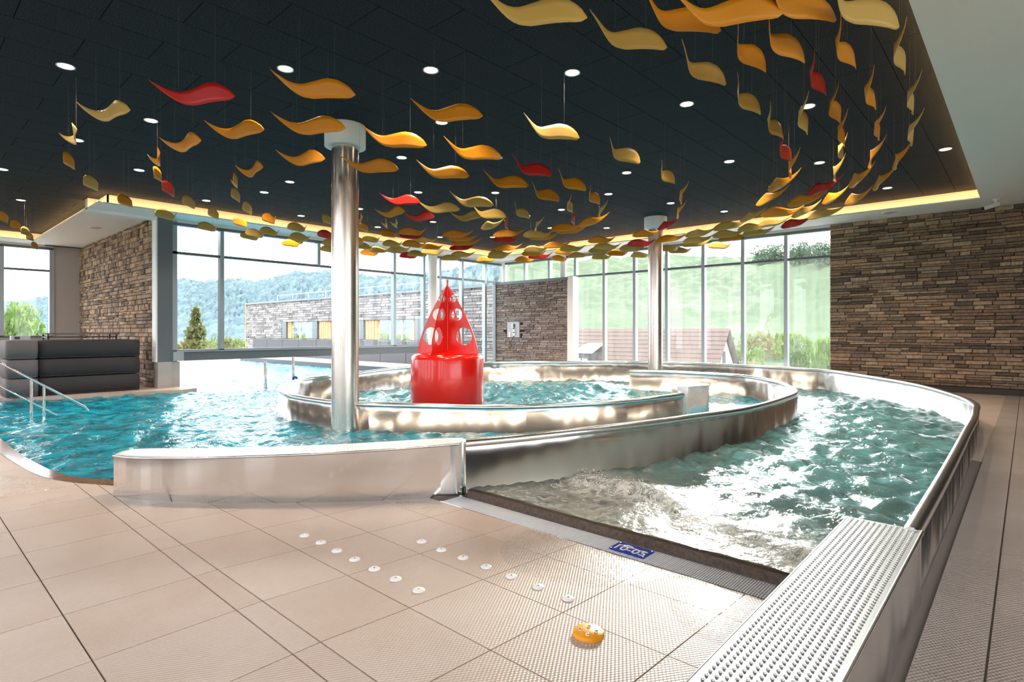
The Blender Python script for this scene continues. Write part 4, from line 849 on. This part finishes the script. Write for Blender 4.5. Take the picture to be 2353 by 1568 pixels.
# ================================================================ outdoors
# terrain: skyline heights read off the windows, put at real distances
SK = [(-900, 640, 500), (-200, 670, 600), (0, 690, 700), (60, 690, 700), (115, 677, 700), (200, 650, 600), (300, 645, 520), (397, 641, 500), (435, 639, 480), (469, 645, 480), (497, 640, 470), (553, 637, 460), (584, 643, 450), (620, 637, 430), (649, 627, 420), (677, 620, 420), (705, 624, 420), (758, 620, 420), (824, 625, 400), (853, 631, 380), (900, 629, 360), (968, 627, 330), (1021, 617, 300), (1046, 615, 290), (1109, 601, 270), (1160, 590, 260), (1240, 585, 255), (1330, 598, 250), (1361, 592, 250), (1450, 588, 250), (1541, 583, 240), (1621, 588, 230), (1732, 590, 220), (1816, 585, 210), (1900, 575, 200), (2100, 560, 200), (2500, 560, 220), (3200, 600, 260)]
def terrain(name, label, x0, x1, nx, r0, zf_, mat, wob):
    tr = np.random.default_rng(5); xs_ = np.linspace(x0, x1, nx); sk = np.interp(xs_, [s[0] for s in SK], [s[1] for s in SK]); rr = np.interp(xs_, [s[0] for s in SK], [s[2] for s in SK]); rows = 60; vs = []
    for j in range(rows+6):
        t = j/(rows-1)
        for i in range(nx):
            d = r0+(rr[i]-r0)*t; top = EYE+(Y0-sk[i])*rr[i]/F-wob*.6
            z = zf_(t)*(top+9)-9 if t <= 1 else top-(t-1)*60
            z += tr.uniform(-1, 1)*wob*min(1, max(0, (t-.15)*2))*(1 if t < 1.01 else .3)
            p = wd(xs_[i], d); vs.append((p[0], p[1], z))
    m = MB(); m.add(vs, [(j*nx+i, j*nx+i+1, (j+1)*nx+i+1, (j+1)*nx+i) for j in range(rows+5) for i in range(nx-1)], True)
    return tag(m.build(name, mat), label, 'hill', kind='structure')
terrain('hillside', 'wooded hills beyond the left windows, coloured bluish for haze', -900, 1180, 420, 70, lambda t: t**1.5, 'forest', 1.5)
terrain('hillside', 'green meadow hillside beyond the right windows', 1150, 3200, 260, 60, lambda t: t**1.1, 'meadow', .5)
tag(MB().box((-200, -200, -9.5), (400, 400, -9)).build('ground', 'meadow'), 'grassy valley floor around the bath', 'ground', kind='structure')
def crown_mesh(name, mat, seed, n, shape, leaf):
    r = np.random.default_rng(seed); m = MB(); lob = [(r.normal(0, .28), r.normal(0, .28), r.uniform(.25, .85), r.uniform(.2, .42)) for _ in range(14)]
    for i in range(n):
        if shape == 'cone':
            t = r.uniform(0, 1)**1.3; a = r.uniform(0, 6.28); q = (1-t)*.42*(.75+.25*math.sin(t*40))*r.uniform(.6, 1.05); p = (q*math.cos(a), q*math.sin(a), .08+t*.92)
        else:
            L_ = lob[r.integers(14)]; v = r.normal(size=3); v /= np.linalg.norm(v); v *= r.uniform(.75, 1.0)*L_[3]; p = (L_[0]+v[0], L_[1]+v[1], L_[2]+v[2]*.8)
        e1 = r.normal(size=3); e1 /= np.linalg.norm(e1); e2 = np.cross(e1, r.normal(size=3)); e2 /= np.linalg.norm(e2); s = leaf*r.uniform(.6, 1.4); p = np.array(p)
        m.add([p-e1*s, p+e2*s*.6, p+e1*s, p-e2*s*.6], [(0, 1, 2, 3)])
    return m.mesh(name, mat)
CR = {'round': crown_mesh('crown', 'leaf', 1, 2600, 'round', .04), 'dark': crown_mesh('crown', 'leaf_dark', 2, 2600, 'round', .04), 'olive': crown_mesh('crown', 'leaf_olive', 3, 2200, 'round', .04), 'cone': crown_mesh('crown', 'leaf_olive', 4, 2600, 'cone', .035)}
tk = MB().lathe([(.03, 0), (.02, .3), (.008, .7)], n=8).mesh('trunk', 'trunk')
def tree(kind, label, px, d, ytop, wpx, zb=-8, group=None):
    p = wd(px, d); H_ = EYE+(Y0-ytop)*d/F-zb; W_ = wpx*d/F
    t = thing('tree' if kind != 'cone' else 'spruce', label, 'tree', (p[0], p[1], zb), group); s = (W_/1.15 if kind != 'cone' else W_/.84)
    for n_, me_ in (('crown', CR[kind]), ('trunk', tk)):
        o = link(n_, me_, t); o.scale = (s, s, H_/1.12 if kind != 'cone' else H_); o.rotation_euler = (0, 0, px*.7)
tree('cone', 'pointed olive spruce outside the left glazing', 450, 52, 712, 200)
tree('olive', 'round yellow green tree beside the pointed spruce', 498, 66, 748, 90)
tree('round', 'light green bushy tree right of the spruce', 548, 92, 762, 150)
tree('round', 'pale green tree low behind the spruce', 405, 84, 768, 120)
tree('round', 'tall bright green tree at the far left window', 8, 50, 640, 150)
tree('round', 'low bright green tree in the bay window corner', 105, 64, 722, 110)
tree('dark', 'dark leafy tree behind the bay window', 55, 82, 690, 70)
tree('dark', 'leafy tree on the ridge, leftmost of three at the right windows', 1772, 205, 560, 100, 23)
tree('dark', 'ridge tree in the middle of the right skyline', 1843, 185, 550, 50, 21)
tree('dark', 'ridge tree nearest the right stone wall', 1893, 172, 546, 48, 20)
for i, (px, d, yt, wx) in enumerate(((1700, 66, 772, 100), (1775, 95, 745, 120), (1850, 66, 730, 110), (1725, 44, 796, 60), (1680, 104, 742, 50), (1905, 50, 735, 80))):
    tree(('round', 'olive', 'round', 'olive', 'round', 'round')[i], f'pale green bush below the meadow, {ORD[[1, 3, 4, 2, 0, 5][i]]} from the left', px, d, yt, wx, -8, 'bushes below the right windows')
for i, (px, yt, wx, kd) in enumerate(((692, 742, 60, 'round'), (790, 746, 70, 'leaf'), (880, 738, 70, 'round'), (935, 745, 60, 'round'))):
    tree('round', f'green tree seen through the annex windows, {ORD[i]} from the left', px, 66+i*5, yt, wx*1.3, -6, 'trees behind the annex')
# outdoor pool surround and annex
tag(MB().box((13.62, 18.6, -.4), (13.9, 33, .16)).build('trim_4', 'dark_panel'), 'low dark wall along the outdoor pool', 'pool wall', kind='structure')
tag(MB().box((13.9, 18.3, -.5), (20, 48, -.02)).box((XW+.3, -10, -.6), (26, 20, -.1)).build('terrace', 'concrete'), 'grey paved terrace outside the glazing', 'terrace', kind='structure')
AX = 20.0; an = thing('annex_building', 'long grey stone annex with wood lined window openings', 'building', (AX, 22, 0))
def ay(px): return onX(px, AX)-22
zt_, zo, zs_ = 3.78, 2.30, 1.12
an_m = stone_mat('annex_stone', [(.30, .29, .30), (.24, .23, .24), (.38, .36, .36), (.19, .18, .19), (.33, .31, .30)])
def brick_fill(z0, z1, y0, y1, seed):
    r = random.Random(seed); m = MB(); z = z0
    while z < z1-.03:
        h = min(r.uniform(.10, .2), z1-z); y = y0
        while y < y1-.03:
            l = min(r.uniform(.3, .9), y1-y); dp = r.uniform(.02, .07); m.box((-dp, y+.012, z+.010), (.05, y+l-.012, z+h-.010)); y += l
        z += h
    return m
yL, yR = ay(567), ay(1145); o1, o2 = ay(648), ay(968)
MB().box((.05, yR, -.5), (.4, yL, zs_)).box((.05, yR, zo), (.4, yL, zt_)).box((.05, o1, zs_), (.4, yL, zo)).box((.05, yR, zs_), (.4, ay(1040), zo)).build('wall_core', 'mortar', an)
for k, (z0, z1, y0, y1) in enumerate(((zo, zt_, yR, yL), (zs_-.0, zo, o1, yL), (zs_, zo, yR, ay(1040)), (-.1, zs_, yR, yL))):
    o = brick_fill(z0, z1, y0, y1, k).build('stone_facing', an_m, an); o['kind'] = 'stuff'
MB().box((-.12, yR, zt_), (.5, yL+.06, zt_+.12)).build('roof_edge', 'grey_frame', an); MB().box((-.08, yL, -.5), (.4, yL+.10, zt_)).build('corner_board', 'wood', an)
for a, b, mt, nm in ((648, 658, 'grey_frame', 'reveal'), (718, 729, 'grey_frame', 'pier'), (824, 836, 'grey_frame', 'pier'), (954, 968, 'grey_frame', 'reveal'), (1018, 1032, 'dark_panel', 'pier')):
    MB().box((-.02, ay(b), zs_), (.38, ay(a), zo)).build(nm, mt, an)
for a, b in ((658, 666), (730, 756), (836, 864), (945, 954)):
    ya_, yb_ = ay(b), ay(a); n = max(2, int((yb_-ya_)/.28))
    for k in range(n):
        w_ = (yb_-ya_)/n; MB().box((.10, ya_+k*w_+.02, zs_), (.30, ya_+(k+1)*w_-.02, zo)).build('wood_slat', 'wood', an)
for a, b in ((666, 718), (756, 824), (864, 945), (968, 1018)):
    ya_, yb_ = ay(b), ay(a); MB().box((.2, ya_, zs_+.02), (.21, yb_, zo-.02)).build('pane', 'glass', an)
    for k in range(1, 3): y_ = ya_+(yb_-ya_)*k/3; MB().box((.17, y_-.03, zs_), (.24, y_+.03, zo)).build('glazing_bar', 'white', an)
    for z_ in (zs_+.42, zs_+.82): MB().box((.17, ya_, z_-.015), (.24, yb_, z_+.015)).build('glazing_bar', 'white', an)
rl = thing('roof_railing', 'thin pale safety rail along the annex roof', 'railing', (AX+.6, 22, zt_+.1))
MB().tube([(0, ay(620), .5), (0, ay(1000), .5)], .025, 6).build('rail', 'white', rl)
for px in (620, 655, 690, 730, 780, 830, 880, 930, 980): MB().tube([(0, ay(px), 0), (0, ay(px), .5)], .02, 6).build('post', 'white', rl)
pp = thing('terrace_parapet', 'dark panelled parapet in front of the annex', 'parapet', (AX-2.2, 22, 0))
yA, yB = onX(1000, AX-2.2)-22, onX(583, AX-2.2)-22; n = 9
for k in range(n):
    w_ = (yB-yA)/n; MB().box((-.06, yA+k*w_+.015, -.3), (.06, yA+(k+1)*w_-.015, 1.10)).build('panel', 'dark_panel', pp)
# house below the meadow
hp = wd(1462, 48); hs = thing('house', 'white gabled house with brown tiled roof below the meadow', 'house', (hp[0], hp[1], -9)); hs.rotation_euler = (0, 0, ANG-math.pi/2-math.radians(37))
zr = EYE+(Y0-757)*46/F+9; Wd, Hl = 7.2, 4.2; ze = zr-4.2
MB().box((-Wd-.4, -Hl+.4, 0), (Wd, Hl-.4, ze)).add([(Wd, -Hl+.4, ze), (Wd, Hl-.4, ze), (Wd, 0, zr-.3), (-Wd, -Hl+.4, ze), (-Wd, Hl-.4, ze), (-Wd, 0, zr-.3)], [(0, 1, 2), (5, 4, 3)]).build('walls', 'white', hs)
for s in (-1, 1):
    rows_ = 14; m = MB()
    for k in range(rows_):
        t0, t1 = k/rows_, (k+1)/rows_; y0_, y1_ = s*Hl*(1-t0), s*Hl*(1-t1); z0_, z1_ = ze-.3+(zr-ze+.3)*t0, ze-.3+(zr-ze+.3)*t1
        vs = [(-Wd-.6, y0_, z0_), (Wd+.45, y0_, z0_), (Wd+.45, y1_, z1_), (-Wd-.6, y1_, z1_), (-Wd-.6, y0_, z0_+.12), (Wd+.45, y0_, z0_+.12), (Wd+.45, y1_, z1_+.06), (-Wd-.6, y1_, z1_+.06)]
        m.add(vs, [(0, 3, 2, 1), (4, 5, 6, 7), (0, 1, 5, 4), (1, 2, 6, 5), (2, 3, 7, 6), (3, 0, 4, 7)])
    m.build('roof_slope', 'roof', hs)
dw = MB().box((-3.9, -Hl*.9, zr-3.5), (-2.3, -.6, zr-1.9)).build('dormer', 'dark_panel', hs); MB().add([(-4.2, -Hl*.95, zr-1.95), (-2.0, -Hl*.95, zr-1.95), (-2.3, -.6, zr-1.0), (-3.9, -.6, zr-1.0)], [(0, 1, 2, 3)]).build('dormer_roof', 'grey_light', dw)
for x in (-3.6, -3.0): MB().box((x, -Hl*.92, zr-3.1), (x+.45, -Hl*.9, zr-2.4)).build('dormer_window', 'white_gloss', dw)
MB().box((Wd+.01, -.35, zr-3.0), (Wd+.04, .35, zr-1.7)).build('gable_window', 'dark_panel', hs)
bpy.context.view_layer.update()
